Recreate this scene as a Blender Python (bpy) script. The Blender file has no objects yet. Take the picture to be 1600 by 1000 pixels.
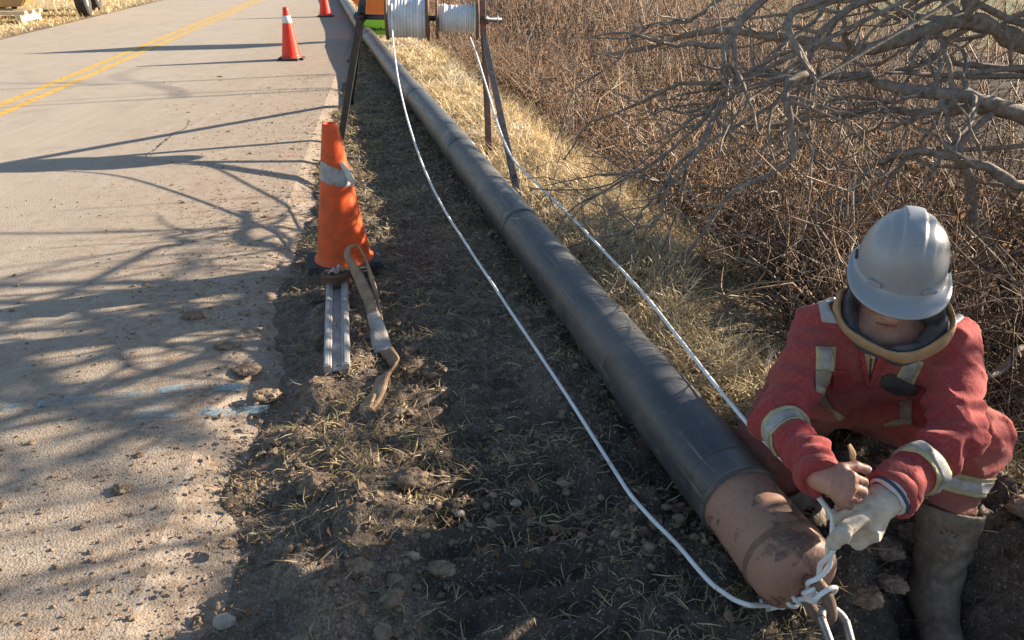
import bpy, bmesh, math, random
import numpy as np
from mathutils import Vector, Matrix

random.seed(7)
rng = np.random.default_rng(11)
scene = bpy.context.scene
COL = scene.collection

# ------------------------------------------------------------------ camera
PITCH = math.radians(26.8)
CAM_H = 1.48
FPX = 1156.0                      # focal length in pixels of a 1600 px wide frame
cd = bpy.data.cameras.new('camera')
cd.sensor_width = 36.0
cd.lens = FPX / 1600.0 * 36.0
cd.clip_start = 0.05
cd.clip_end = 2000.0
cam = bpy.data.objects.new('camera', cd)
COL.objects.link(cam)
cam.location = (0, 0, CAM_H)
cam.rotation_euler = (math.pi / 2 - PITCH, 0, 0)
scene.camera = cam

# ------------------------------------------------------------------ world, sun, exposure
SUN_EL = math.radians(19.0)
SUN_AZ = math.radians(20.0)       # from +X towards +Y
w = bpy.data.worlds.new('World')
scene.world = w
w.use_nodes = True
nt = w.node_tree
bg = nt.nodes['Background']
sky = nt.nodes.new('ShaderNodeTexSky')
sky.sky_type = 'NISHITA'
sky.sun_disc = False
sky.sun_elevation = SUN_EL
sky.sun_rotation = math.pi / 2 - SUN_AZ
sky.air_density = 1.0
sky.dust_density = 0.6
nt.links.new(sky.outputs[0], bg.inputs[0])
bg.inputs[1].default_value = 0.06
sl = bpy.data.lights.new('sun', 'SUN')
sl.energy = 5.0
sl.angle = math.radians(0.4)
sl.color = (1.0, 0.86, 0.68)
sun = bpy.data.objects.new('sun', sl)
COL.objects.link(sun)
sdir = Vector((math.cos(SUN_EL) * math.cos(SUN_AZ), math.cos(SUN_EL) * math.sin(SUN_AZ), math.sin(SUN_EL)))
sun.rotation_euler = sdir.to_track_quat('Z', 'Y').to_euler()
sun.location = sdir * 30
scene.view_settings.view_transform = 'Standard'
scene.view_settings.look = 'None'
scene.view_settings.gamma = 1.0
scene.view_settings.use_curve_mapping = False
scene.view_settings.exposure = 1.85
scene.render.engine = 'CYCLES'
scene.cycles.max_bounces = 6
scene.cycles.use_denoising = True

# ------------------------------------------------------------------ helpers
CP, SP = math.cos(PITCH), math.sin(PITCH)

def at(px, py, z=None, d=None):
    """a place in the scene: the point seen at a photo pixel, at height z or at depth d"""
    rx, up = (px - 800) / FPX, (500 - py) / FPX
    dy, dz = CP + up * SP, -SP + up * CP
    if d is None:
        d = (z - CAM_H) / dz
    return np.array((rx * d, dy * d, CAM_H + dz * d))

def smooth(a, b, x):
    t = np.clip((x - a) / (b - a), 0, 1)
    return t * t * (3 - 2 * t)

def _h(ix, iy, iz):
    n = (ix * 374761393 + iy * 668265263 + iz * 2147483647 * 3 + iz * 1274126177) & 0x7fffffff
    n = ((n ^ (n >> 13)) * 1274126177) & 0x7fffffff
    n = ((n ^ (n >> 15)) * 668265263) & 0x7fffffff
    return ((n ^ (n >> 16)) & 0xffff) / 65535.0

def noise3(x, y, z):
    x, y, z = np.broadcast_arrays(np.asarray(x, float), np.asarray(y, float), np.asarray(z, float))
    xi, yi, zi = np.floor(x).astype(np.int64), np.floor(y).astype(np.int64), np.floor(z).astype(np.int64)
    fx, fy, fz = x - xi, y - yi, z - zi
    fx, fy, fz = [t * t * (3 - 2 * t) for t in (fx, fy, fz)]
    r = 0
    for a in (0, 1):
        wx = fx if a else 1 - fx
        for b in (0, 1):
            wy = fy if b else 1 - fy
            for c in (0, 1):
                wz = fz if c else 1 - fz
                r = r + wx * wy * wz * _h(xi + a, yi + b, zi + c)
    return r * 2 - 1

def noise2(x, y, s=0):
    x, y = np.broadcast_arrays(np.asarray(x, float), np.asarray(y, float))
    xi, yi = np.floor(x).astype(np.int64), np.floor(y).astype(np.int64)
    fx, fy = x - xi, y - yi
    fx, fy = fx * fx * (3 - 2 * fx), fy * fy * (3 - 2 * fy)
    s = np.int64(s)
    return ((_h(xi, yi, s) * (1 - fx) + _h(xi + 1, yi, s) * fx) * (1 - fy) +
            (_h(xi, yi + 1, s) * (1 - fx) + _h(xi + 1, yi + 1, s) * fx) * fy) * 2 - 1

def fbm2(x, y, o=4, s=0, g=0.5):
    r, a = 0, 1.0
    for k in range(o):
        r = r + a * noise2(x * 2.03 ** k + 17.3 * k, y * 2.03 ** k - 9.1 * k, s + k)
        a *= g
    return r

def np_mesh(name, V, F, attrs=None, smoothed=True):
    """mesh from arrays; F is an (m,k) index array or a list of such arrays"""
    me = bpy.data.meshes.new(name)
    Fs = F if isinstance(F, list) else [F]
    Fs = [np.asarray(f, np.int32) for f in Fs if len(f)]
    V = np.asarray(V, np.float32)
    me.vertices.add(len(V))
    me.vertices.foreach_set('co', V.ravel())
    nl = sum(f.size for f in Fs)
    npoly = sum(len(f) for f in Fs)
    me.loops.add(nl)
    me.loops.foreach_set('vertex_index', np.concatenate([f.ravel() for f in Fs]))
    me.polygons.add(npoly)
    tot = np.concatenate([np.full(len(f), f.shape[1], np.int32) for f in Fs])
    st = np.concatenate([[0], np.cumsum(tot)[:-1]]).astype(np.int32)
    me.polygons.foreach_set('loop_start', st)
    me.polygons.foreach_set('loop_total', tot)
    me.update(calc_edges=True)
    me.polygons.foreach_set('use_smooth', np.full(npoly, smoothed, bool))
    for k, v in (attrs or {}).items():
        a = me.attributes.new(k, 'FLOAT', 'POINT')
        a.data.foreach_set('value', np.asarray(v, np.float32).ravel())
    me.validate()
    return me

def obj(name, me, mat=None, parent=None):
    if isinstance(me, bmesh.types.BMesh):
        b = me
        me = bpy.data.meshes.new(name)
        b.to_mesh(me)
        b.free()
    o = bpy.data.objects.new(name, me)
    COL.objects.link(o)
    if mat is not None and me is not None and not me.materials:
        me.materials.append(mat)
    if parent is not None:
        o.parent = parent
        o.matrix_parent_inverse = Matrix.Identity(4)
        pl = parent
        off = Vector((0, 0, 0))
        while pl is not None:
            off += pl.location
            pl = pl.parent
        o.location = -off          # meshes are written in world coordinates
    return o

def thing(name, label, cat, loc=(0, 0, 0), group=None):
    o = bpy.data.objects.new(name, None)
    o.empty_display_size = 0.1
    COL.objects.link(o)
    o.location = Vector([float(c) for c in loc])
    return tag(o, label, cat, group)

def tag(o, label, cat, group=None, kind=None):
    if label: o['label'] = label
    if cat: o['category'] = cat
    if group: o['group'] = group
    if kind: o['kind'] = kind
    return o

def smooth_bm(bm):
    for f in bm.faces:
        f.smooth = True
    return bm

def box_bm(size, mat4=None, bevel=0.0, seg=2):
    bm = bmesh.new()
    bmesh.ops.create_cube(bm, size=1.0)
    bmesh.ops.scale(bm, vec=Vector(size), verts=bm.verts)
    if bevel > 0:
        bmesh.ops.bevel(bm, geom=bm.edges[:], offset=bevel, segments=seg, affect='EDGES', profile=0.5)
    if mat4 is not None:
        bmesh.ops.transform(bm, matrix=mat4, verts=bm.verts)
    return bm

def frame(origin, zdir, xhint=(1, 0, 0)):
    z = Vector([float(c) for c in zdir]).normalized()
    x = Vector([float(c) for c in xhint])
    x = (x - z * x.dot(z)).normalized()
    y = z.cross(x)
    m = Matrix((x, y, z)).transposed().to_4x4()
    m.translation = Vector([float(c) for c in origin])
    return m

def bar_bm(a, b, sx, sy, xhint=(1, 0, 0), bevel=0.003):
    a, b = Vector([float(c) for c in a]), Vector([float(c) for c in b])
    return box_bm((sx, sy, (b - a).length), frame((a + b) / 2, b - a, xhint), bevel)

def lathe(profile, n=48, mat4=None, closed=False):
    """profile: list of (r, z)"""
    pr = np.array(profile, float)
    th = np.linspace(0, 2 * np.pi, n, endpoint=False)
    k = len(pr)
    V = np.zeros((k, n, 3))
    V[:, :, 0] = pr[:, 0:1] * np.cos(th)
    V[:, :, 1] = pr[:, 0:1] * np.sin(th)
    V[:, :, 2] = pr[:, 1:2]
    V = V.reshape(-1, 3)
    i, j = np.meshgrid(np.arange(k - 1), np.arange(n), indexing='ij')
    j2 = (j + 1) % n
    F = np.stack([i * n + j, i * n + j2, (i + 1) * n + j2, (i + 1) * n + j], -1).reshape(-1, 4)
    if mat4 is not None:
        M = np.array(mat4)
        V = V @ M[:3, :3].T + M[:3, 3]
    return V, F

def tubes(P, R, sides=6, caps=False):
    """P (N,k,3) polylines, R (N,k) radii -> one set of arrays"""
    P = np.asarray(P, float)
    if P.ndim == 2:
        P = P[None]
    N, k, _ = P.shape
    R = np.broadcast_to(np.asarray(R, float), (N, k))
    T = np.gradient(P, axis=1)
    T /= np.linalg.norm(T, axis=2, keepdims=True) + 1e-12
    # parallel transport
    ref = np.zeros((N, 3)); ref[:, 2] = 1
    bad = np.abs(T[:, 0, 2]) > 0.9
    ref[bad] = (1, 0, 0)
    U = np.zeros_like(P)
    u = ref
    for i in range(k):
        u = u - T[:, i] * np.sum(u * T[:, i], axis=1, keepdims=True)
        u /= np.linalg.norm(u, axis=1, keepdims=True) + 1e-12
        U[:, i] = u
    B = np.cross(T, U)
    th = np.arange(sides) * 2 * np.pi / sides
    c, s = np.cos(th), np.sin(th)
    V = P[:, :, None, :] + R[:, :, None, None] * (U[:, :, None, :] * c[None, None, :, None] + B[:, :, None, :] * s[None, None, :, None])
    V = V.reshape(-1, 3)
    n_, i_, j_ = np.meshgrid(np.arange(N), np.arange(k - 1), np.arange(sides), indexing='ij')
    j2 = (j_ + 1) % sides
    b = n_ * k * sides
    F = np.stack([b + i_ * sides + j_, b + i_ * sides + j2, b + (i_ + 1) * sides + j2, b + (i_ + 1) * sides + j_], -1).reshape(-1, 4)
    if caps:
        for n in range(N):
            o = n * k * sides
            V = np.vstack([V, P[n, 0], P[n, -1]])
            c0, c1 = len(V) - 2, len(V) - 1
            e = o + (k - 1) * sides
            f0 = [[c0, o + (j + 1) % sides, o + j, c0] for j in range(sides)]
            f1 = [[c1, e + j, e + (j + 1) % sides, c1] for j in range(sides)]
            F = np.vstack([F, f0, f1])
    return V, F

def quad_fix(F):
    """split an array of quads with doubled last index into quads and triangles"""
    F = np.asarray(F)
    tri = F[:, 0] == F[:, 3]
    return [F[~tri], F[tri][:, :3]]

def spline(pts, n):
    """Catmull-Rom through the points, n samples"""
    p = np.asarray(pts, float)
    k = len(p)
    p = np.vstack([2 * p[0] - p[1], p, 2 * p[-1] - p[-2]])
    t = np.linspace(0, k - 1 - 1e-6, n)
    i = t.astype(int)
    f = (t - i)[:, None]
    a, b, c, d = p[i], p[i + 1], p[i + 2], p[i + 3]
    return 0.5 * (2 * b + (c - a) * f + (2 * a - 5 * b + 4 * c - d) * f ** 2 + (3 * b - a - 3 * c + d) * f ** 3)

def tube_obj(name, pts, r, mat, parent=None, sides=10, n=None):
    p = spline(pts, n) if n else np.asarray(pts, float)
    V, F = tubes(p, np.broadcast_to(np.asarray(r, float), (1, len(p))), sides, True)
    return obj(name, np_mesh(name, V, quad_fix(F)), mat, parent)

def ribbon(pts, wdir, width, thick, n):
    """flat strap swept along points; wdir = width direction at each point"""
    p = spline(pts, n)
    wd = spline(wdir, n)
    wd /= np.linalg.norm(wd, axis=1, keepdims=True)
    T = np.gradient(p, axis=0)
    T /= np.linalg.norm(T, axis=1, keepdims=True)
    wd = wd - T * np.sum(wd * T, axis=1, keepdims=True)
    wd /= np.linalg.norm(wd, axis=1, keepdims=True)
    nn = np.cross(T, wd)
    width = np.broadcast_to(np.asarray(width, float), (n,))[:, None] if np.ndim(width) == 0 else np.interp(np.linspace(0, 1, n), np.linspace(0, 1, len(width)), width)[:, None]
    cs = [(-.5, -.5), (-.25, -.62), (.25, -.62), (.5, -.5), (.5, .5), (.25, .62), (-.25, .62), (-.5, .5)]
    V = np.stack([p + wd * width * a + nn * thick * b for a, b in cs], 1).reshape(-1, 3)
    m = len(cs)
    i, j = np.meshgrid(np.arange(n - 1), np.arange(m), indexing='ij')
    j2 = (j + 1) % m
    F = np.stack([i * m + j, i * m + j2, (i + 1) * m + j2, (i + 1) * m + j], -1).reshape(-1, 4)
    e = (n - 1) * m
    F = np.vstack([F, [[3, 2, 1, 0], [4, 3, 0, 7], [7, 6, 5, 4], [e, e + 1, e + 2, e + 3], [e + 7, e, e + 3, e + 4], [e + 4, e + 5, e + 6, e + 7]]])
    return V, F

# ------------------------------------------------------------------ materials
class NT:
    def __init__(self, name):
        self.m = bpy.data.materials.new(name)
        self.m.use_nodes = True
        self.t = self.m.node_tree
        self.b = self.t.nodes['Principled BSDF']
        self.out = self.t.nodes['Material Output']
        self.geo = None
    def n(self, typ, **kw):
        nd = self.t.nodes.new(typ)
        for k, v in kw.items():
            setattr(nd, k, v)
        return nd
    def l(self, a, b):
        self.t.links.new(a, b)
    def pos(self):
        if self.geo is None:
            self.geo = self.n('ShaderNodeTexCoord').outputs['Object']
        return self.geo
    def noise(self, scale, detail=4, rough=0.55, vec=None, dist=0.0):
        nd = self.n('ShaderNodeTexNoise')
        nd.inputs['Scale'].default_value = scale
        nd.inputs['Detail'].default_value = detail
        nd.inputs['Roughness'].default_value = rough
        nd.inputs['Distortion'].default_value = dist
        self.l(vec if vec is not None else self.pos(), nd.inputs['Vector'])
        return nd.outputs['Fac']
    def vor(self, scale, feature='F1', vec=None):
        nd = self.n('ShaderNodeTexVoronoi', feature=feature)
        nd.inputs['Scale'].default_value = scale
        self.l(vec if vec is not None else self.pos(), nd.inputs['Vector'])
        return nd.outputs['Distance']
    def scaled(self, sx, sy, sz, rot=(0, 0, 0)):
        nd = self.n('ShaderNodeMapping')
        nd.inputs['Scale'].default_value = (sx, sy, sz)
        nd.inputs['Rotation'].default_value = rot
        self.l(self.pos(), nd.inputs['Vector'])
        return nd.outputs[0]
    def ramp(self, fac, stops, interp='LINEAR'):
        nd = self.n('ShaderNodeValToRGB')
        nd.color_ramp.interpolation = interp
        el = nd.color_ramp.elements
        while len(el) < len(stops):
            el.new(0.5)
        for e, (p, c) in zip(el, stops):
            e.position = p
            e.color = (c, c, c, 1) if np.isscalar(c) else (*c, 1)
        self.l(fac, nd.inputs[0])
        return nd.outputs[0]
    def mix(self, fac, a, b, blend='MIX'):
        nd = self.n('ShaderNodeMix', data_type='RGBA', blend_type=blend)
        if np.isscalar(fac): nd.inputs[0].default_value = fac
        else: self.l(fac, nd.inputs[0])
        for s, v in ((nd.inputs[6], a), (nd.inputs[7], b)):
            if isinstance(v, tuple): s.default_value = (*v, 1)
            else: self.l(v, s)
        return nd.outputs[2]
    def math(self, op, a, b=0.0, clamp=False):
        nd = self.n('ShaderNodeMath', operation=op, use_clamp=clamp)
        for s, v in ((nd.inputs[0], a), (nd.inputs[1], b)):
            if np.isscalar(v): s.default_value = v
            else: self.l(v, s)
        return nd.outputs[0]
    def attr(self, name):
        nd = self.n('ShaderNodeAttribute')
        nd.attribute_name = name
        return nd.outputs['Fac']
    def bump(self, h, strength=0.5, dist=0.01, prev=None):
        nd = self.n('ShaderNodeBump')
        nd.inputs['Strength'].default_value = strength
        nd.inputs['Distance'].default_value = dist
        self.l(h, nd.inputs['Height'])
        if prev is not None: self.l(prev, nd.inputs['Normal'])
        return nd.outputs[0]
    def done(self, color=None, rough=0.8, normal=None, metal=0.0, spec=0.5):
        if color is not None:
            if isinstance(color, tuple): self.b.inputs['Base Color'].default_value = (*color, 1)
            else: self.l(color, self.b.inputs['Base Color'])
        if np.isscalar(rough): self.b.inputs['Roughness'].default_value = rough
        else: self.l(rough, self.b.inputs['Roughness'])
        if normal is not None: self.l(normal, self.b.inputs['Normal'])
        self.b.inputs['Metallic'].default_value = metal
        self.b.inputs['Specular IOR Level'].default_value = spec
        return self.m

def simple(name, color, color2=None, rough=0.7, scale=20, bump=0.3, bdist=0.004, metal=0.0, spec=0.4, lo=0.35, hi=0.7, detail=5):
    m = NT(name)
    f = m.noise(scale, detail, 0.6)
    c = m.mix(m.ramp(f, [(lo, 0.0), (hi, 1.0)]), color, color2 or tuple(x * 0.6 for x in color))
    nb = m.bump(m.noise(scale * 3, 3), bump, bdist)
    return m.done(c, rough, nb, metal, spec)

# ------------------------------------------------------------------ the lie of the land
def U_(x, y): return 0.988 * x + 0.153 * y + 0.478      # metres right of the road's edge
def W_(x, y): return 0.968 * x + 0.252 * (y - 3.97)     # metres right of the pipe's axis
def S_(x, y): return -0.252 * x + 0.968 * (y - 3.97)    # metres along the pipe
def SW(s, w_): return -0.252 * s + 0.968 * w_, 3.97 + 0.968 * s + 0.252 * w_

def g2(x, y, cx, cy, rx, ry=None):
    ry = ry or rx
    return np.exp(-(((x - cx) / rx) ** 2 + ((y - cy) / ry) ** 2))

def mudness(x, y):
    u, ww = U_(x, y), W_(x, y)
    m = smooth(-0.5, 0.1, u) * (1 - smooth(-0.1, 0.35, ww)) * (1 - smooth(3.2, 6.5, y))
    m = np.maximum(m, (1 - smooth(1.7, 2.3, y)) * smooth(-0.2, 0.1, u) * (1 - smooth(1.2, 2.2, ww)))
    return m

def gz(x, y, detail=True):
    x, y = np.asarray(x, float), np.asarray(y, float)
    u, ww, s = U_(x, y), W_(x, y), S_(x, y)
    far = np.hypot(x, y)
    edge = u + 0.13 * fbm2(x * 2.1, y * 2.1, 3, 3) - 0.06 - 0.09 * (1 - smooth(1.2, 2.6, y))
    z = -0.06 + 0.065 * smooth(-0.42, 0.12, edge)
    z = z + 0.075 * smooth(-6.3, -6.9, u) + 0.25 * smooth(-8, -16, u)
    z = z + 0.045 * smooth(0.05, 0.4, ww) * (1 - smooth(0.7, 1.1, ww))
    z = z - 0.60 * smooth(0.75, 1.9, ww) * smooth(1.6, 3.0, y + 0.35 * x) + 0.50 * smooth(3.2, 9, ww)
    # the dug hole by the pipe's end, its bank and the ridge between the boots
    z = z - 0.26 * g2(x, y, 1.12, 1.30, 0.17, 0.20) - 0.22 * g2(x, y, 0.93, 1.05, 0.28, 0.18) - 0.17 * g2(x, y, 0.90, 1.70, 0.12, 0.12)
    z = z + 0.07 * g2(x, y, 0.90, 1.47, 0.15, 0.12) + 0.11 * g2(x, y, 1.52, 1.45, 0.20, 0.25) - 0.03 * g2(x, y, 0.55, 1.2, 0.3, 0.2)
    z = z - 0.13 * g2(x, y, 1.13, 1.46, 0.12, 0.13)
    # wheel rut and cleat prints
    mud = mudness(x, y)
    rut = smooth(-0.95, -0.8, ww) * (1 - smooth(-0.45, -0.3, ww)) * (1 - smooth(3.3, 4.6, y))
    wob = noise2(x * 3, y * 3, 5)
    z = z - rut * 0.028 + rut * 0.021 * np.sin(s * 2 * np.pi / 0.12 + 1.2 * wob)
    z = z + mud * 0.035 * g2(x, y, -0.62, 2.25, 0.35, 0.5) + mud * 0.03 * g2(x, y, -0.42, 1.55, 0.3, 0.4)
    if detail:
        onr = smooth(-0.45, 0.0, edge)
        z = z + onr * (0.010 + 0.022 * mud) * fbm2(x * 7, y * 7, 4, 9)
        wx, wy = x + 0.02 * noise2(x * 14, y * 14, 23), y + 0.02 * noise2(x * 14, y * 14, 24)
        patchy = np.clip(0.5 + 1.1 * noise2(x * 2.6, y * 2.6, 25), 0.15, 1.2)
        patchy = patchy * (1 - 0.5 * rut)
        bil = np.abs(noise2(wx * 15, wy * 15, 21)) * 0.026 + np.abs(noise2(wx * 31, wy * 31, 31)) * 0.017 + np.abs(noise2(wx * 60, wy * 60, 32)) * 0.009
        z = z + onr * mud * patchy * (bil - 0.018)
        dig = np.clip(g2(x, y, 1.0, 1.35, 0.5, 0.42) + 0.6 * g2(x, y, 1.5, 1.5, 0.4, 0.5), 0, 1)
        z = z + dig * (1.6 * (bil - 0.018) + 0.03 * noise2(wx * 8, wy * 8, 35))
        z = z + onr * mud * 0.006 * (np.abs(noise2(x * 48, y * 48, 33)) - 0.4)
        z = z + smooth(0.5, 2, ww) * 0.05 * fbm2(x * 1.3, y * 1.3, 3, 40)
        z = z + smooth(20, 120, far) * 0.8 * fbm2(x * 0.01, y * 0.01, 2, 50)
    return z

def growing(lo, hi, step, end_lo, end_hi, g_lo, g_hi):
    mid = np.arange(lo, hi, step)
    up, d, v = [], step, mid[-1]
    while v < end_hi:
        d *= g_hi; v += d; up.append(v)
    dn, d, v = [], step, lo
    while v > end_lo:
        d *= g_lo; v -= d; dn.append(v)
    return np.concatenate([dn[::-1], mid, up])

gxs = growing(-1.5, 2.1, 0.0145, -320, 320, 1.06, 1.06)
gys = growing(1.0, 3.9, 0.0145, -60, 500, 1.09, 1.036)
GX, GY = np.meshgrid(gxs, gys, indexing='ij')
GZ = gz(GX, GY)
nx, ny = GX.shape
I, J = np.meshgrid(np.arange(nx - 1), np.arange(ny - 1), indexing='ij')
GF = np.stack([I * ny + J, (I + 1) * ny + J, (I + 1) * ny + J + 1, I * ny + J + 1], -1).reshape(-1, 4)
gu, gw = U_(GX, GY), W_(GX, GY)
a_mud = mudness(GX, GY)
a_straw = np.clip(smooth(0.1, 0.3, gw + 0.15 * noise2(GX * 4, GY * 4)) * (1 - smooth(1.0, 1.5, gw)) * smooth(1.9, 2.8, GY) + smooth(-6.6, -7.2, gu), 0, 1)
a_green = smooth(7, 14, gw) + smooth(-10, -16, gu)
a_ditch = smooth(1.1, 1.7, gw + 0.2 * noise2(GX * 3, GY * 3, 4)) * (1 - smooth(7, 12, gw)) + 0.6 * smooth(0.45, 0.8, gw) * (1 - smooth(2.8, 3.8, GY)) * (1 - smooth(7, 12, gw))  # dark dirt bank; ditch floor colour darkened further as shade among the stems
a_painted_shade = smooth(-1.15, -0.75, gw + 0.25 * noise2(GX * 2.5, GY * 2.5, 12)) * (1 - smooth(0.2, 0.5, gw)) * (1 - smooth(1.7, 2.6, GY + 0.4 * noise2(GX * 2, GY * 2, 13))) + g2(GX, GY, 0.95, 1.25, 0.4, 0.3)  # shade over the near mud and the hole, painted into the soil colour
a_clay = np.clip(g2(GX, GY, 1.5, 1.3, 0.35, 0.35) + 0.7 * g2(GX, GY, 0.42, 1.95, 0.12, 0.2) + 0.6 * g2(GX, GY, -0.6, 2.3, 0.35, 0.5), 0, 1)

M = {}
m = NT('earth')
n1, n2, n3 = m.noise(6, 6, 0.65), m.noise(38, 5, 0.65), m.noise(160, 3)
mud = m.mix(m.ramp(n1, [(0.3, 0.0), (0.7, 1.0)]), (0.10, 0.071, 0.050), (0.25, 0.185, 0.13))
mud = m.mix(m.ramp(n2, [(0.46, 0.0), (0.72, 1.0)]), mud, (0.31, 0.25, 0.19))
litter = m.mix(m.ramp(n2, [(0.35, 0.0), (0.65, 1.0)]), (0.085, 0.062, 0.040), (0.26, 0.20, 0.12))
straw = m.mix(m.ramp(n2, [(0.3, 0.0), (0.7, 1.0)]), (0.28, 0.20, 0.10), (0.58, 0.45, 0.25))
green = m.mix(m.ramp(n1, [(0.3, 0.0), (0.7, 1.0)]), (0.07, 0.09, 0.03), (0.20, 0.19, 0.08))
clay = m.mix(m.ramp(n2, [(0.3, 0.0), (0.7, 1.0)]), (0.15, 0.085, 0.055), (0.27, 0.17, 0.115))
litter = m.mix(m.ramp(m.noise(3, 4), [(0.35, 0.0), (0.65, 1.0)]), litter, (0.06, 0.042, 0.03))
c = m.mix(m.attr('mud'), litter, mud)
c = m.mix(m.attr('straw'), c, straw)
c = m.mix(m.attr('green'), c, green)
c = m.mix(m.math('MULTIPLY', m.attr('clay'), m.ramp(n1, [(0.35, 0.2), (0.6, 1.0)])), c, clay)
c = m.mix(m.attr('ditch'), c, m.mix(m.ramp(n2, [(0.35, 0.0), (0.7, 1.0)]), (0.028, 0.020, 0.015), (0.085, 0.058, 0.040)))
c = m.mix(m.math('MULTIPLY', m.attr('painted_shade'), 0.72), c, m.mix(m.ramp(n2, [(0.35, 0.0), (0.7, 1.0)]), (0.030, 0.023, 0.018), (0.075, 0.055, 0.042)))
pv = m.vor(75)
c = m.mix(m.math('MULTIPLY', m.attr('mud'), m.ramp(pv, [(0.16, 0.75), (0.28, 0.0)])), c, (0.30, 0.275, 0.245))
c = m.mix(m.ramp(n3, [(0.36, 0.65), (0.5, 0.0)]), c, (0.035, 0.026, 0.02))
nb = m.bump(n3, 0.9, 0.008, m.bump(n2, 0.8, 0.02))
M['earth'] = m.done(c, m.ramp(n1, [(0.35, 0.7), (0.65, 0.95)]), nb, 0, 0.3)
gm = np_mesh('ground', np.stack([GX, GY, GZ], -1).reshape(-1, 3), GF, dict(mud=a_mud, straw=a_straw, green=a_green, clay=a_clay, ditch=np.clip(a_ditch, 0, 1), painted_shade=np.clip(a_painted_shade, 0, 1)))
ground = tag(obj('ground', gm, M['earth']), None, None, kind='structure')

# ------------------------------------------------------------------ road
RD, RN = np.array((-0.153, 0.988)), np.array((0.988, 0.153))
def rp(u, v, z=0.0):
    """point u metres right of the road's edge, v metres along it"""
    p = RN * (u - 0.478) + RD * v
    return (p[0], p[1], z)

m = NT('asphalt')
dot = m.n('ShaderNodeVectorMath', operation='DOT_PRODUCT')
m.l(m.pos(), dot.inputs[0]); dot.inputs[1].default_value = (0.988, 0.153, 0)
u = m.math('ADD', dot.outputs['Value'], 0.478)
big, mid, fine = m.noise(0.8, 5, 0.6), m.noise(9, 6, 0.7), m.noise(110, 4, 0.7)
agg = m.vor(150)
strk = m.noise(1.0, 5, 0.65, m.scaled(9, 0.45, 1, (0, 0, -0.153)))
c = m.mix(m.ramp(fine, [(0.3, 0.0), (0.7, 1.0)]), (0.15, 0.128, 0.106), (0.45, 0.392, 0.325))
c = m.mix(m.ramp(agg, [(0.12, 0.5), (0.35, 0.0)]), c, (0.52, 0.465, 0.40))
c = m.mix(m.ramp(big, [(0.3, 0.0), (0.75, 0.55)]), c, (0.36, 0.30, 0.235))
c = m.mix(m.ramp(strk, [(0.48, 0.0), (0.72, 0.35)]), c, (0.45, 0.39, 0.32))
c = m.mix(m.ramp(m.noise(2.6, 6, 0.7), [(0.50, 0.0), (0.70, 0.45)]), c, (0.20, 0.168, 0.135))
edge = m.math('ADD', u, m.math('MULTIPLY', m.math('SUBTRACT', mid, 0.5), 1.8))
edge2 = m.math('ADD', edge, m.math('MULTIPLY', m.math('SUBTRACT', big, 0.5), 1.6))
dirt = m.mix(m.ramp(m.noise(30, 4), [(0.35, 0.0), (0.65, 1.0)]), (0.17, 0.115, 0.075), (0.34, 0.25, 0.175))
em = m.n('ShaderNodeMapRange'); em.inputs[1].default_value = -2.6; em.inputs[2].default_value = 0.1
m.l(edge2, em.inputs[0])
c = m.mix(m.math('MULTIPLY', em.outputs[0], m.ramp(mid, [(0.35, 0.25), (0.62, 1.0)])), c, dirt)
nb = m.bump(fine, 0.5, 0.005, m.bump(agg, 0.4, 0.004))
M['asphalt'] = m.done(c, 0.85, nb, 0, 0.35)
us = np.array([-6.45, -6.35, -5, -3.3, -1.5, -0.25, 0.0])
vs = np.concatenate([np.arange(-6, 40, 1.0), np.arange(40, 400, 12.0)])
UU, VV = np.meshgrid(us, vs, indexing='ij')
RX = RN[0] * (UU - 0.478) + RD[0] * VV
RY = RN[1] * (UU - 0.478) + RD[1] * VV
RZ = np.where((UU < -6.4) | (UU > -0.05), -0.05, 0.0)
nu, nv = UU.shape
I, J = np.meshgrid(np.arange(nu - 1), np.arange(nv - 1), indexing='ij')
RF = np.stack([I * nv + J, (I + 1) * nv + J, (I + 1) * nv + J + 1, I * nv + J + 1], -1).reshape(-1, 4)
road = tag(obj('road', np_mesh('road', np.stack([RX, RY, RZ], -1).reshape(-1, 3), RF, smoothed=False), M['asphalt']), None, None, kind='structure')

def paint_mat(name, col, lo, hi, scale=14):
    m = NT(name)
    n1 = m.noise(scale, 6, 0.75)
    f = m.ramp(n1, [(lo, 1.0), (hi, 0.0)])
    c = m.mix(m.ramp(m.noise(120, 3), [(0.35, 0.0), (0.7, 1.0)]), col, tuple(x * 0.6 for x in col))
    tr = m.n('ShaderNodeBsdfTransparent')
    mx = m.n('ShaderNodeMixShader')
    m.done(c, 0.8, m.bump(m.noise(170, 3), 0.5, 0.004))
    m.l(f, mx.inputs[0]); m.l(tr.outputs[0], mx.inputs[1]); m.l(m.b.outputs[0], mx.inputs[2])
    m.l(mx.outputs[0], m.out.inputs[0])
    return m.m
M['yellow_paint'] = paint_mat('yellow_paint', (0.60, 0.37, 0.07), 0.52, 0.74)
M['blue_paint'] = paint_mat('blue_paint', (0.30, 0.46, 0.54), 0.30, 0.55, 9)
M['pink_paint'] = paint_mat('pink_paint', (0.65, 0.22, 0.17), 0.36, 0.56, 12)

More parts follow.
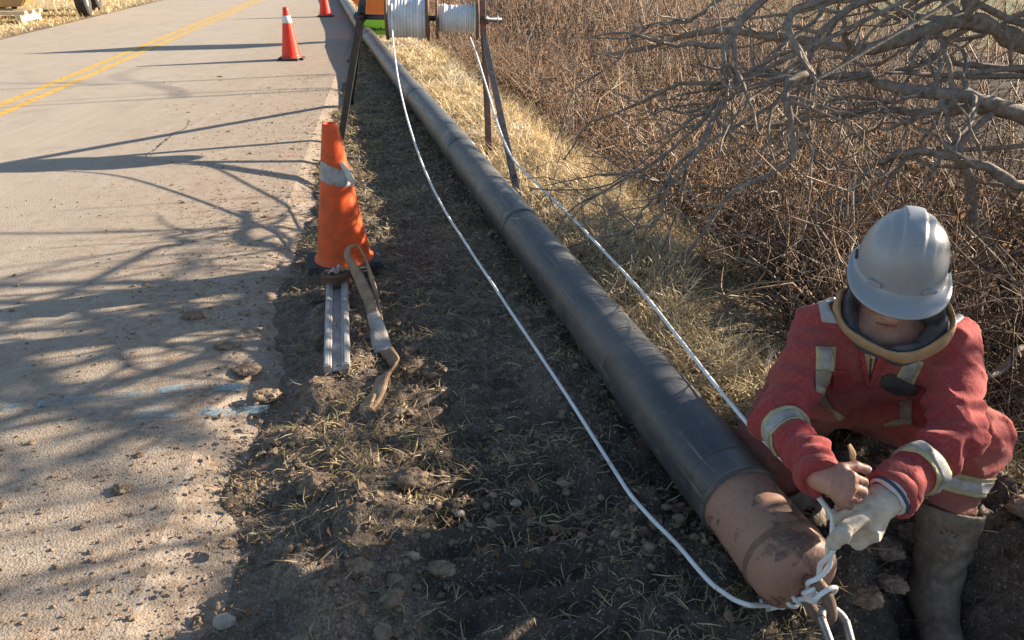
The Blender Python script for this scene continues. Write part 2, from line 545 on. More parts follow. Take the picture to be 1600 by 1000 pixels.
def strip(name, pts, width, mat, parent, z=0.004):
    p = np.asarray(pts, float)
    T = np.gradient(p, axis=0)
    T /= np.linalg.norm(T, axis=1, keepdims=True)
    N = np.stack([-T[:, 1], T[:, 0]], 1)
    wd = np.broadcast_to(np.asarray(width, float), (len(p),))[:, None] / 2
    V = np.zeros((len(p), 2, 3))
    V[:, 0, :2] = p + N * wd
    V[:, 1, :2] = p - N * wd
    V[:, :, 2] = z
    i = np.arange(len(p) - 1)
    F = np.stack([2 * i + 1, 2 * i + 3, 2 * i + 2, 2 * i], 1)
    return obj(name, np_mesh(name, V.reshape(-1, 3), F, smoothed=False), mat, parent)

for uu in (-3.37, -3.59):
    strip('yellow_line', [rp(uu, v)[:2] for v in np.arange(-6, 200, 2.0)], 0.105, M['yellow_paint'], road)
def gpx(*pp): return [at(x, y, 0)[:2] for x, y in pp]
for pts, wd in ((gpx((5, 640), (90, 628), (190, 618), (300, 606), (395, 606)), .05), (gpx((130, 652), (220, 648), (330, 645), (420, 640)), .05), (gpx((450, 598), (475, 600), (495, 600)), .04)):
    strip('blue_marking', spline(np.array(pts), 24), wd, M['blue_paint'], road)
strip('pink_marking', spline(np.array(gpx((440, 246), (450, 244), (462, 243))), 8), .07, M['pink_paint'], road)
M['crack'] = simple('crack', (0.035, 0.03, 0.027), rough=1.0)
cr = spline(np.array(gpx((228, 247), (231, 240), (247, 232), (252, 224), (262, 218), (268, 210), (290, 200), (295, 185))), 40)
cr = cr + rng.normal(0, 0.008, cr.shape)
strip('crack', cr, np.abs(rng.normal(0.012, 0.006, 40)) * np.sin(np.linspace(0.2, 3.0, 40)), M['crack'], road, 0.003)

# ------------------------------------------------------------------ grass, litter and clods
def ramp_mat(name, stops, rough=0.75, transl=0.0, spec=0.25):
    m = NT(name)
    c = m.ramp(m.attr('var'), stops)
    m.done(c, rough, None, 0, spec)
    if transl:
        tr = m.n('ShaderNodeBsdfTranslucent')
        m.l(c, tr.inputs[0])
        mx = m.n('ShaderNodeMixShader'); mx.inputs[0].default_value = transl
        m.l(m.b.outputs[0], mx.inputs[1]); m.l(tr.outputs[0], mx.inputs[2])
        m.l(mx.outputs[0], m.out.inputs[0])
    return m.m

def blades(x, y, length, width, lean, az, var, droop=0.4, z=None):
    """narrow three-triangle blades; lean = angle from vertical"""
    n = len(x)
    z0 = (gz(x, y) if z is None else z) - 0.004
    d0 = np.stack([np.sin(lean) * np.cos(az), np.sin(lean) * np.sin(az), np.cos(lean)], 1)
    l2 = np.clip(lean + droop * rng.uniform(0.3, 1.5, n), 0, 1.75)
    az2 = az + rng.normal(0, 0.35, n)
    d1 = np.stack([np.sin(l2) * np.cos(az2), np.sin(l2) * np.sin(az2), np.cos(l2)], 1)
    b = np.stack([x, y, z0], 1)
    mpt = b + d0 * (length * 0.5)[:, None]
    tip = mpt + d1 * (length * 0.5)[:, None]
    # never below the soil
    for q in (mpt, tip):
        q[:, 2] = np.maximum(q[:, 2], z0 + 0.006 + 0.012 * rng.random(n))
    sa = az + np.pi / 2 + rng.normal(0, 0.7, n)
    sd = np.stack([np.cos(sa), np.sin(sa), rng.normal(0, 0.3, n)], 1) * (width / 2)[:, None]
    V = np.stack([b - sd, b + sd, mpt - sd * 0.8, mpt + sd * 0.8, tip], 1).reshape(-1, 3)
    k = np.arange(n) * 5
    F = np.concatenate([np.stack([k, k + 1, k + 3], 1), np.stack([k, k + 3, k + 2], 1), np.stack([k + 2, k + 3, k + 4], 1)])
    return V, F, np.repeat(var, 5)

def grass_obj(name, sets, mat, label, cat):
    Vs, Fs, vs, o = [], [], [], 0
    for V, F, v in sets:
        Vs.append(V); Fs.append(F + o); vs.append(v); o += len(V)
    return tag(obj(name, np_mesh(name, np.vstack(Vs), np.vstack(Fs), dict(var=np.concatenate(vs)), False), mat), label, cat, kind='stuff')

M['straw_blade'] = ramp_mat('straw_blade', [(0.0, (0.28, 0.18, 0.085)), (0.3, (0.56, 0.42, 0.22)), (0.7, (0.76, 0.63, 0.40)), (0.93, (0.80, 0.71, 0.53)), (1.0, (0.74, 0.73, 0.70))], 0.6, 0.25)
M['mat_blade'] = ramp_mat('mat_blade', [(0.0, (0.07, 0.05, 0.03)), (0.35, (0.23, 0.17, 0.095)), (0.7, (0.48, 0.38, 0.215)), (0.9, (0.60, 0.50, 0.31)), (1.0, (0.15, 0.19, 0.065))], 0.7, 0.2)

def clumpy(n, sampler, spread, per):
    """points gathered in tufts: centres from sampler, per points each"""
    cx, cy = sampler(n // per + 1)
    k = np.repeat(np.arange(len(cx)), per)[:n]
    return cx[k] + rng.normal(0, spread, n), cy[k] + rng.normal(0, spread, n), k

sets = []
# tawny grass on the strip right of the pipe
def smp(n):
    s = -2.0 + 30 * rng.random(n) ** 2.1
    ww = rng.uniform(0.14, 1.35, n)
    return SW(s, ww)
x, y, k = clumpy(70000, smp, 0.035, 14)
keep = (W_(x, y) > 0.13) & (y > 1.95 + 0.3 * rng.random(len(x))) & (W_(x, y) < 0.55 + 0.8 * smooth(2.6, 4.6, y) + 0.25 * noise2(x * 3, y * 3, 19)) & ((noise2(x * 2.3, y * 2.3, 18) > -0.45) | (rng.random(len(x)) < 0.35))
x, y, k = x[keep], y[keep], k[keep]
dist = np.hypot(x, y)
ck = rng.random(k.max() + 1)
frost = noise2(x * 1.6, y * 1.6, 77) > 0.52
var = np.clip(0.25 + 0.5 * ck[k] + rng.normal(0, 0.16, len(x)), 0, 0.95)
var = np.where(frost & (rng.random(len(x)) < 0.22) & (y > 4), 1.0, var)
sets.append(blades(x, y, rng.uniform(0.06, 0.20, len(x)), 0.0028 + 0.0007 * dist, rng.uniform(0.5, 1.45, len(x)), ck[k] * 6.28 + rng.normal(0, 0.9, len(x)), var, 0.5))
# tawny grass on the far shoulder, left of the road
v = 5 + 45 * rng.random(16000) ** 1.5
uu = -6.55 - rng.exponential(1.6, 16000)
p = RN[None] * (uu - 0.478)[:, None] + RD[None] * v[:, None]
sets.append(blades(p[:, 0], p[:, 1], rng.uniform(0.06, 0.2, 16000), np.full(16000, 0.014), rng.uniform(0.4, 1.3, 16000), rng.uniform(0, 6.28, 16000), np.clip(rng.normal(0.45, 0.2, 16000), 0, 0.95)))
grass_obj('straw_grass', sets, M['straw_blade'], 'tawny dead grass on the strip between pipe and ditch', 'grass')

# trodden grass and stalks lying on the mud between road and pipe, and on the ditch side
sets = []
def smp2(n):
    s = -2.9 + 14 * rng.random(n) ** 1.7
    return SW(s, rng.uniform(-1.7, 0.2, n))
x, y, k = clumpy(80000, smp2, 0.05, 10)
dens = np.clip(0.38 + 0.9 * noise2(x * 2.2, y * 2.2, 14) + 0.6 * smooth(2.2, 4, y), 0.04, 1) * (0.3 + 0.7 * smooth(1.4, 2.0, y))
keep = (U_(x, y) > -0.12 + 0.25 * noise2(x * 3, y * 3, 8)) & (rng.random(len(x)) < dens) & (W_(x, y) < 0.1)
x, y, k = x[keep], y[keep], k[keep]
ck = rng.random(k.max() + 1)
var = np.clip(0.2 + 0.55 * ck[k] + rng.normal(0, 0.15, len(x)), 0, 0.92)
var = np.where(ck[k] > 0.95, 1.0, var)
sets.append(blades(x, y, rng.uniform(0.025, 0.09, len(x)), 0.0030 + 0.0006 * np.hypot(x, y), rng.uniform(0.9, 1.55, len(x)), ck[k] * 6.28 + rng.normal(0, 1.0, len(x)), var, 0.3))
def smp3(n):
    s = -2.6 + 16 * rng.random(n) ** 1.5
    return SW(s, rng.uniform(0.9, 2.4, n))
x, y, k = clumpy(16000, smp3, 0.07, 12)
ck = rng.random(k.max() + 1)
sets.append(blades(x, y, rng.uniform(0.1, 0.35, len(x)), 0.003 + 0.0008 * np.hypot(x, y), rng.uniform(0.2, 1.4, len(x)), ck[k] * 6.28 + rng.normal(0, .8, len(x)), np.clip(0.15 + 0.5 * ck[k] + rng.normal(0, .12, len(x)), 0, 0.92), 0.6))
xs_, ys_ = SW(rng.uniform(-2.0, 0.8, 9000), rng.uniform(0.3, 1.25, 9000))
k_ = rng.random(9000) < np.clip(0.55 + noise2(xs_ * 4, ys_ * 4, 44), 0.1, 1)
xs_, ys_ = xs_[k_], ys_[k_]
sets.append(blades(xs_, ys_, rng.uniform(0.03, 0.15, len(xs_)), np.full(len(xs_), 0.0045), rng.uniform(0.7, 1.55, len(xs_)), rng.uniform(0, 6.28, len(xs_)), np.clip(0.35 + 0.3 * noise2(xs_ * 5, ys_ * 5, 45) + rng.normal(0, .18, len(xs_)), 0, 0.92), 0.5))
# stalks on the digging and round the man
x, y = rng.uniform(0.2, 1.9, 2600), rng.uniform(1.0, 2.6, 2600)
sets.append(blades(x, y, rng.uniform(0.02, 0.11, 2600), np.full(2600, 0.0032), rng.uniform(0.8, 1.55, 2600), rng.uniform(0, 6.28, 2600), np.clip(rng.normal(0.4, 0.25, 2600), 0, 0.9)))
grass_obj('trodden_grass', sets, M['mat_blade'], 'flattened dead grass and stalks lying on the mud', 'grass')

def blobs(pts, size, flat=0.7, seed=3):
    """irregular lumps, 20 faces each"""
    bm = bmesh.new()
    bmesh.ops.create_icosphere(bm, subdivisions=1, radius=1)
    iv = np.array([v.co for v in bm.verts]); iff = np.array([[v.index for v in f.verts] for f in bm.faces])
    bm.free()
    n = len(pts)
    r = np.random.default_rng(seed)
    V = iv[None] * r.uniform(0.55, 1.25, (n, len(iv), 1))
    V = V * size[:, None, None] * np.stack([r.uniform(.7, 1.3, n), r.uniform(.7, 1.3, n), np.full(n, flat)], 1)[:, None]
    a = r.uniform(0, 6.28, n)
    c, s = np.cos(a)[:, None], np.sin(a)[:, None]
    V = np.stack([V[..., 0] * c - V[..., 1] * s, V[..., 0] * s + V[..., 1] * c, V[..., 2]], -1) + pts[:, None]
    return V.reshape(-1, 3), (iff[None] + (np.arange(n) * len(iv))[:, None, None]).reshape(-1, 3)

m = NT('clod')
n1 = m.noise(45, 5, 0.65)
c = m.mix(m.ramp(n1, [(0.35, 0.0), (0.7, 1.0)]), (0.14, 0.096, 0.066), (0.32, 0.23, 0.16))
M['clod'] = m.done(c, 0.95, m.bump(m.noise(160, 4), 0.8, 0.006), 0, 0.2)
N = 20000
s = -2.9 + 6.0 * rng.random(N) ** 1.3
x, y = SW(s, rng.uniform(-1.9, 0.1, N))
x2, y2 = rng.uniform(0.3, 1.9, 6000), rng.uniform(1.0, 2.3, 6000)
x3, y3 = SW(rng.uniform(-2.0, 0.6, 3500), rng.uniform(0.25, 1.2, 3500))
x, y = np.concatenate([x, x2, x3]), np.concatenate([y, y2, y3])
dens = np.clip(0.25 + 0.9 * noise2(x * 3.1, y * 3.1, 61), 0.02, 1) * (U_(x, y) > -0.25 + 0.35 * noise2(x * 2, y * 2, 6))
keep = rng.random(len(x)) < dens
x, y = x[keep], y[keep]
sz = np.clip(rng.lognormal(-5.1, 0.55, len(x)), 0.003, 0.026)
V, F = blobs(np.stack([x, y, gz(x, y) + sz * 0.2], 1), sz)
NP = 2600
px_, py_ = SW(-2.9 + 5.0 * rng.random(NP) ** 1.2, rng.uniform(-1.3, 0.0, NP))
k_ = (U_(px_, py_) > 0.0) & (noise2(px_ * 2.5, py_ * 2.5, 63) > -0.15)
px_, py_ = px_[k_], py_[k_]
ps = np.clip(rng.lognormal(-5.5, 0.45, len(px_)), 0.002, 0.012)
Vg, Fg = blobs(np.stack([px_, py_, gz(px_, py_) + ps * 0.3], 1), ps, 0.75, 9)
M['gravel'] = simple('gravel', (0.24, 0.215, 0.185), (0.12, 0.105, 0.09), 0.9, 55, 0.3, spec=0.2)
tag(obj('gravel', np_mesh('gravel', Vg, Fg, smoothed=False), M['gravel']), 'grey gravel pressed into the mud between road and pipe', 'gravel', kind='stuff')
tag(obj('soil_crumbs', np_mesh('soil_crumbs', V, F, smoothed=False), M['clod']), 'crumbled brown soil strewn between road and pipe', 'soil', kind='stuff')
# crumbs and grit tracked onto the asphalt
N = 7000
uu = -rng.exponential(0.62, N)
v = 1.2 + 9 * rng.random(N) ** 1.6
p = RN[None] * (uu - 0.478)[:, None] + RD[None] * v[:, None]
keep = (uu > -3.2) & (noise2(p[:, 0] * 2.2, p[:, 1] * 2.2, 71) > -0.25)
p = p[keep]
sz = np.clip(rng.lognormal(-5.8, 0.6, len(p)), 0.002, 0.016)
V, F = blobs(np.column_stack([p, np.full(len(p), 0.001) + sz * 0.2]), sz, 0.55, 5)
tag(obj('tracked_grit', np_mesh('tracked_grit', V, F, smoothed=False), M['clod']), 'brown grit and soil tracked onto the asphalt', 'grit', kind='stuff')

# single clods lying on the road
def clod(px, py, r, label, seed, z=0.0, mat='clod', nm='mud_clod', cat='clod', group=None, flat=0.5):
    q = at(px, py, z)
    bm = bmesh.new()
    bmesh.ops.create_icosphere(bm, subdivisions=4, radius=1)
    V = np.array([v.co for v in bm.verts])
    k_ = 0.35 if nm == 'stone' else 0.72
    d = 1 + k_ * 0.35 * noise3(V[:, 0] * 1.7 + seed, V[:, 1] * 1.7, V[:, 2] * 1.7) + k_ * 0.28 * noise3(V[:, 0] * 4 + seed, V[:, 1] * 4, V[:, 2] * 4) + k_ * 0.16 * noise3(V[:, 0] * 9, V[:, 1] * 9 + seed, V[:, 2] * 9)
    V = V * d[:, None] * np.array((r * 1.25, r, r * flat))
    V[:, 2] = np.maximum(V[:, 2], -r * 0.12)
    for v, c_ in zip(bm.verts, V):
        v.co = c_
    me = bpy.data.meshes.new(nm); bm.to_mesh(me); bm.free()
    o = obj(nm, me, M[mat])
    g = float(gz(q[0], q[1])) if U_(q[0], q[1]) > -0.3 else 0.0
    o.location = (q[0], q[1], max(g, z) + r * 0.1)
    return tag(o, label, cat, group)
G = 'clods of mud lying on the road'
for i, (px, py, r, lab) in enumerate([
    (304, 495, .040, 'large crumbled mud clod on the asphalt below the cone shadow'),
    (350, 542, .032, 'ragged clod of mud with grass on the asphalt'),
    (387, 578, .042, 'flat orange brown clod on the asphalt near the blue paint'),
    (420, 620, .040, 'mud clod at the asphalt edge below the steel channel'),
    (190, 766, .026, 'dark clod lying alone on the lower left asphalt'),
    (357, 851, .020, 'small pale clod on the shaded asphalt at lower centre left'),
    (218, 712, .014, 'small dark crumb on the asphalt left of the muddy edge'),
    (345, 120, .030, 'flat dark mud smear on the asphalt beyond the striped shadows'),
    (230, 445, .016, 'thin dark clod on the asphalt at the left of the cone shadow')]):
    clod(px, py, r, lab, i * 3.7, group=G, flat=0.28 if i in (7, 8, 2) else 0.5)
M['stone'] = simple('stone', (0.36, 0.31, 0.255), (0.22, 0.185, 0.15), 0.85, 30, 0.4)
for i, (px, py, r, lab) in enumerate([
    (350, 972, .022, 'tan stone at the bottom edge of the photo beside the asphalt'),
    (806, 787, .014, 'pale flat stone lying in the mud left of the rope'),
    (718, 803, .013, 'small white pebble in the mud, lowest of the scattered pebbles'),
    (728, 778, .010, 'small grey pebble just above the white pebble in the mud'),
    (645, 872, .016, 'brown stone half sunk in the mud at lower centre')]):
    clod(px, py, r, lab, 50 + i * 2.1, mat='stone', nm='stone', cat='stone', group='stones lying in the mud', flat=0.6)
for i, (px, py, r, lab) in enumerate([
    (1095, 640, .035, 'brown clod lying against the right side of the pipe'),
    (1060, 612, .022, 'small clod by the pipe above the larger brown clod'),
    (640, 762, .045, 'rough sunlit clod on the rut edge in the middle of the mud'),
    (500, 760, .050, 'broad sunlit heap of mud left of the rut'),
    (690, 890, .028, 'crumbling clod of mud at lower centre'),
    (560, 905, .030, 'sunlit mud lump beside the bottom centre of the verge'),
    (1335, 880, .032, 'rooty clod on the ridge just below the gloved hand'),
    (1385, 862, .036, 'clod on the ridge between the glove and the boot'),
    (1425, 835, .030, 'highest clod on the ridge, close against the boot top'),
    (1352, 935, .034, 'dark clod on the slope below the ridge, right of the shackle'),
    (1395, 915, .028, 'small clod in the hole left of the boot'),
    (1572, 800, .036, 'crumbling clod on the lip of the hole right of the boot'),
    (1585, 850, .045, 'large red brown clod in the bank at the right edge')]):
    clod(px, py, r, lab, 90 + i * 5.3, nm='mud_clod', group='clods of mud on the verge', flat=0.62)

# ------------------------------------------------------------------ thicket
M['dry_stem'] = ramp_mat('dry_stem', [(0.0, (0.05, 0.03, 0.02)), (0.3, (0.12, 0.078, 0.052)), (0.55, (0.215, 0.135, 0.085)), (0.8, (0.34, 0.255, 0.18)), (1.0, (0.48, 0.40, 0.31))], 0.75)
M['dry_leaf'] = ramp_mat('dry_leaf', [(0.0, (0.10, 0.055, 0.03)), (0.5, (0.26, 0.14, 0.07)), (1.0, (0.40, 0.24, 0.12))], 0.7, 0.3)

def stems(n, sampler, hmin, hmax, r0, var_mu, twigs=3, bend=0.35, jit=0.13):
    x, y = sampler(n)
    n = len(x)
    z = gz(x, y, False) - 0.03
    h = rng.uniform(hmin, hmax, n)
    dist = np.hypot(x, y)
    k = 6
    P = np.zeros((n, k, 3))
    P[:, 0] = np.stack([x, y, z], 1)
    az = rng.uniform(0, 6.28, n)
    lean = np.abs(rng.normal(0.12, 0.22, n))
    d = np.stack([np.sin(lean) * np.cos(az), np.sin(lean) * np.sin(az), np.cos(lean)], 1)
    for i in range(1, k):
        d = d + rng.normal(0, jit, (n, 3)) + (np.array((np.cos(az), np.sin(az), -0.55 + 0 * az)).T) * (bend * rng.random(n) ** 2 * (i / k))[:, None]
        d /= np.linalg.norm(d, axis=1, keepdims=True)
        P[:, i] = P[:, i - 1] + d * (h / (k - 1))[:, None]
    rr = r0 * rng.uniform(0.5, 1.5, n) + 0.00022 * dist
    R = rr[:, None] * np.linspace(1, 0.35, k)[None]
    var = np.clip(rng.normal(var_mu, 0.2, n), 0, 1)
    V, F = tubes(P, R, 3)
    out = [(V, F, np.repeat(var, k * 3))]
    m_ = n * twigs
    if m_:
        own = np.repeat(np.arange(n), twigs)
        t = rng.uniform(0.9, 4.6, m_)
        i = t.astype(int); f = (t - i)[:, None]
        base = P[own, i] * (1 - f) + P[own, np.minimum(i + 1, k - 1)] * f
        az = rng.uniform(0, 6.28, m_)
        el = rng.uniform(-0.1, 1.1, m_)
        d = np.stack([np.cos(el) * np.cos(az), np.cos(el) * np.sin(az), np.sin(el)], 1)
        L = rng.uniform(0.08, 0.4, m_)
        k2 = 4
        Q = np.zeros((m_, k2, 3)); Q[:, 0] = base
        for j in range(1, k2):
            d = d + rng.normal(0, 0.22, (m_, 3)); d /= np.linalg.norm(d, axis=1, keepdims=True)
            Q[:, j] = Q[:, j - 1] + d * (L / (k2 - 1))[:, None]
        V, F = tubes(Q, (rr[own] * 0.5)[:, None] * np.linspace(1, 0.4, k2)[None], 3)
        out.append((V, F, np.repeat(np.clip(var[own] + 0.05, 0, 1), k2 * 3)))
    return out, P

def merge(name, sets, mat, label, cat, smoothed=True):
    Vs, Fs, vs, o = [], [], [], 0
    for V, F, v in sets:
        Vs.append(V); Fs.append(F + o); vs.append(v); o += len(V)
    return tag(obj(name, np_mesh(name, np.vstack(Vs), np.vstack(Fs), dict(var=np.concatenate(vs)), smoothed), mat), label, cat, kind='stuff')

def brush_area(n, smin, smax, wmin, wmax, pw=1.4):
    def f(_):
        s = smin + (smax - smin) * rng.random(n) ** pw
        ww = wmin + (wmax - wmin) * rng.random(n) ** 1.5
        x, y = SW(s, ww)
        keep = (ww > 0.75 + 0.65 * smooth(2.4, 4.2, y)) & (noise2(x * 1.4, y * 1.4, 33) > -0.75) & ~((np.hypot(x - 1.1, y - 1.75) < 0.75) | ((x < 1.7) & (y < 2.3)))
        return x[keep], y[keep]
    return f
sets = []
a, P1 = stems(2300, brush_area(2300, -1.6, 8, 1.45, 5.5), 0.45, 1.1, 0.0042, 0.36, 4, 0.7); sets += a
a, P2 = stems(1900, brush_area(1900, 5, 30, 1.35, 9), 0.5, 1.15, 0.0052, 0.40, 3, 0.5); sets += a
a, _ = stems(1250, brush_area(1250, -1.6, 7, 1.05, 4.5), 0.5, 1.25, 0.0065, 0.68, 3, 1.8); sets += a
a, _ = stems(700, brush_area(700, -3.2, -1.0, 2.0, 6.0, 1.0), 0.4, 0.95, 0.004, 0.45, 3, 0.7); sets += a
a, _ = stems(3200, brush_area(3200, -2.0, 9, 0.8, 4.5), 0.2, 0.55, 0.004, 0.16, 3, 2.4); sets += a
a, P3_ = stems(1500, brush_area(1500, -2, 22, 5, 16, 1.0), 0.7, 1.5, 0.008, 0.42, 3, 0.5); sets += a
a, _ = stems(1300, brush_area(1300, -2.6, 1.0, 0.95, 4.0, 1.0), 0.45, 1.05, 0.0045, 0.22, 4, 0.8); sets += a
merge('dry_brush', sets, M['dry_stem'], 'dense dry brown brush of thin stems filling the ditch', 'brush')

# withered leaves and seed heads clinging to the stems
PP = np.concatenate([P1[:, 2:].reshape(-1, 3), P2[:, 2:].reshape(-1, 3), P3_[:, 2:].reshape(-1, 3)])
pick = rng.random(len(PP)) < np.clip(0.25 + 0.6 * noise2(PP[:, 0] * 0.9, PP[:, 1] * 0.9, 91), 0.03, 0.8)
PP = np.repeat(PP[pick], 4, 0)
PP = PP + rng.normal(0, 0.05, PP.shape)
n = len(PP)
dist = np.linalg.norm(PP, axis=1)
d = rng.normal(0, 1, (n, 3)); d /= np.linalg.norm(d, axis=1, keepdims=True)
e = rng.normal(0, 1, (n, 3)); e = np.cross(d, e); e /= np.linalg.norm(e, axis=1, keepdims=True)
L = (rng.uniform(0.012, 0.035, n) + 0.0012 * dist)[:, None]
V = np.stack([PP, PP + d * L * 0.5 + e * L * 0.28, PP + d * L, PP + d * L * 0.5 - e * L * 0.28 + np.cross(d, e) * L * 0.15], 1).reshape(-1, 3)
k = np.arange(n) * 4
F = np.concatenate([np.stack([k, k + 1, k + 2], 1), np.stack([k, k + 2, k + 3], 1)])
merge('withered_leaves', [(V, F, np.repeat(np.clip(rng.normal(0.45, 0.25, n), 0, 1), 4))], M['dry_leaf'], 'withered orange brown leaves clinging in the brush', 'leaves', False)
# fallen leaves on the verge
x, y = SW(-2.4 + 12 * rng.random(2600) ** 1.6, rng.uniform(-1.8, 2.6, 2600))
keep = U_(x, y) > -0.5
x, y = x[keep], y[keep]; n = len(x)
PP = np.stack([x, y, np.maximum(gz(x, y), 0.0 * x - 9) + 0.012], 1)
d = np.stack([np.cos(x * 999), np.sin(x * 999), rng.normal(0, .3, n)], 1)
e = np.cross(d, np.array((0, 0, 1.0)) + rng.normal(0, 0.35, (n, 3)))
L = rng.uniform(0.012, 0.032, n)[:, None]
V = np.stack([PP, PP + d * L * 0.5 + e * L * 0.3, PP + d * L, PP + d * L * 0.5 - e * L * 0.3 + np.array((0, 0, 0.3)) * L], 1).reshape(-1, 3)
k = np.arange(n) * 4
F = np.concatenate([np.stack([k, k + 1, k + 2], 1), np.stack([k, k + 2, k + 3], 1)])
merge('fallen_leaves', [(V, F, np.repeat(np.clip(rng.normal(0.3, 0.25, n), 0, 1), 4))], M['dry_leaf'], 'small curled brown leaves fallen on the verge', 'leaves', False)

# tall whips growing beyond the right edge: their shadows stripe the road
def whips(n):
    y = np.concatenate([rng.uniform(0.6, 7.5, n - n // 2), rng.uniform(2.4, 4.8, n // 2)])
    x = 0.75 * (y * 0.89 + 0.67) + 0.55 + rng.uniform(0, 3.6, n)
    return x, y
def whips2(n):
    x = rng.uniform(3.7, 7.2, n)
    return x, 1.36 + (x + 1.2) * 0.364 + rng.uniform(-1.0, 0.9, n)
a, _ = stems(48, whips, 2.2, 4.6, 0.012, 0.5, 3, 0.12, 0.07)
b, _ = stems(28, whips2, 3.0, 4.7, 0.016, 0.5, 2, 0.05, 0.045)
a = a + b
merge('tall_whips', a, M['dry_stem'], 'tall thin bare whips growing beyond the right edge', 'brush')
# ------------------------------------------------------------------ bare trees
m = NT('bark')
n1, n2 = m.noise(25, 5, 0.65), m.noise(90, 4, 0.65)
c = m.mix(m.ramp(n1, [(0.35, 0.0), (0.65, 1.0)]), (0.145, 0.112, 0.09), (0.31, 0.255, 0.21))
c = m.mix(m.ramp(n2, [(0.58, 0.0), (0.72, 0.7)]), c, (0.46, 0.43, 0.39))
M['bark'] = m.done(c, 0.9, m.bump(n2, 0.8, 0.006, m.bump(n1, 0.5, 0.01)), 0, 0.2)

def crooked(start, d, length, k, wob, grav=0.0):
    p = np.zeros((k, 3)); p[0] = start
    d = np.asarray(d, float); d = d / np.linalg.norm(d)
    for i in range(1, k):
        d = d + rng.normal(0, wob, 3) + np.array((0, 0, grav))
        d /= np.linalg.norm(d)
        p[i] = p[i - 1] + d * length / (k - 1)
    return p

def twigged(path, r0, r1, lev, density, wob=0.16, lmul=0.45, bias=(0, 0, 0.15), acc=None):
    """a limb with its side branches, gathered as (V, F)"""
    acc = [] if acc is None else acc
    k = len(path)
    R = np.linspace(r0, r1, k) * (1 + 0.10 * rng.normal(0, 1, k))
    sides = 9 if r0 > 0.02 else (6 if r0 > 0.008 else 4)
    acc.append(tubes(path, R[None], sides))
    if lev <= 0:
        return acc
    L = np.sum(np.linalg.norm(np.diff(path, axis=0), axis=1))
    for _ in range(max(1, int(density * L))):
        t = rng.uniform(0.15, 0.98) * (k - 1)
        i = min(int(t), k - 2); f = t - i
        b = path[i] * (1 - f) + path[i + 1] * f
        tan = path[i + 1] - path[i]; tan /= np.linalg.norm(tan) + 1e-9
        side = rng.normal(0, 1, 3); side -= tan * side.dot(tan); side /= np.linalg.norm(side)
        d = tan * rng.uniform(0.3, 0.9) + side * rng.uniform(0.5, 1.0) + np.array(bias)
        rr = (r0 + (r1 - r0) * t / (k - 1)) * rng.uniform(0.35, 0.65)
        if rr < 0.0012: rr = 0.0012
        ll = L * lmul * rng.uniform(0.35, 1.0) * (1 - 0.4 * t / (k - 1))
        twigged(crooked(b, d, max(ll, 0.12), 9, wob * 1.35, 0.0), rr, rr * 0.35, lev - 1, density * 1.25, wob, lmul, bias, acc)
    return acc

def limb_obj(name, acc, parent, mat=None):
    Vs, Fs, o = [], [], 0
    for V, F in acc:
        Vs.append(V); Fs.append(F + o); o += len(V)
    return obj(name, np_mesh(name, np.vstack(Vs), np.vstack(Fs)), mat or M['bark'], parent)

def pxpath(pts, n=18, jit=0.006):
    p = spline(np.array([at(x, y, d=d) for x, y, d in pts]), n)
    p[1:-1] += rng.normal(0, jit, (n - 2, 3))
    return p

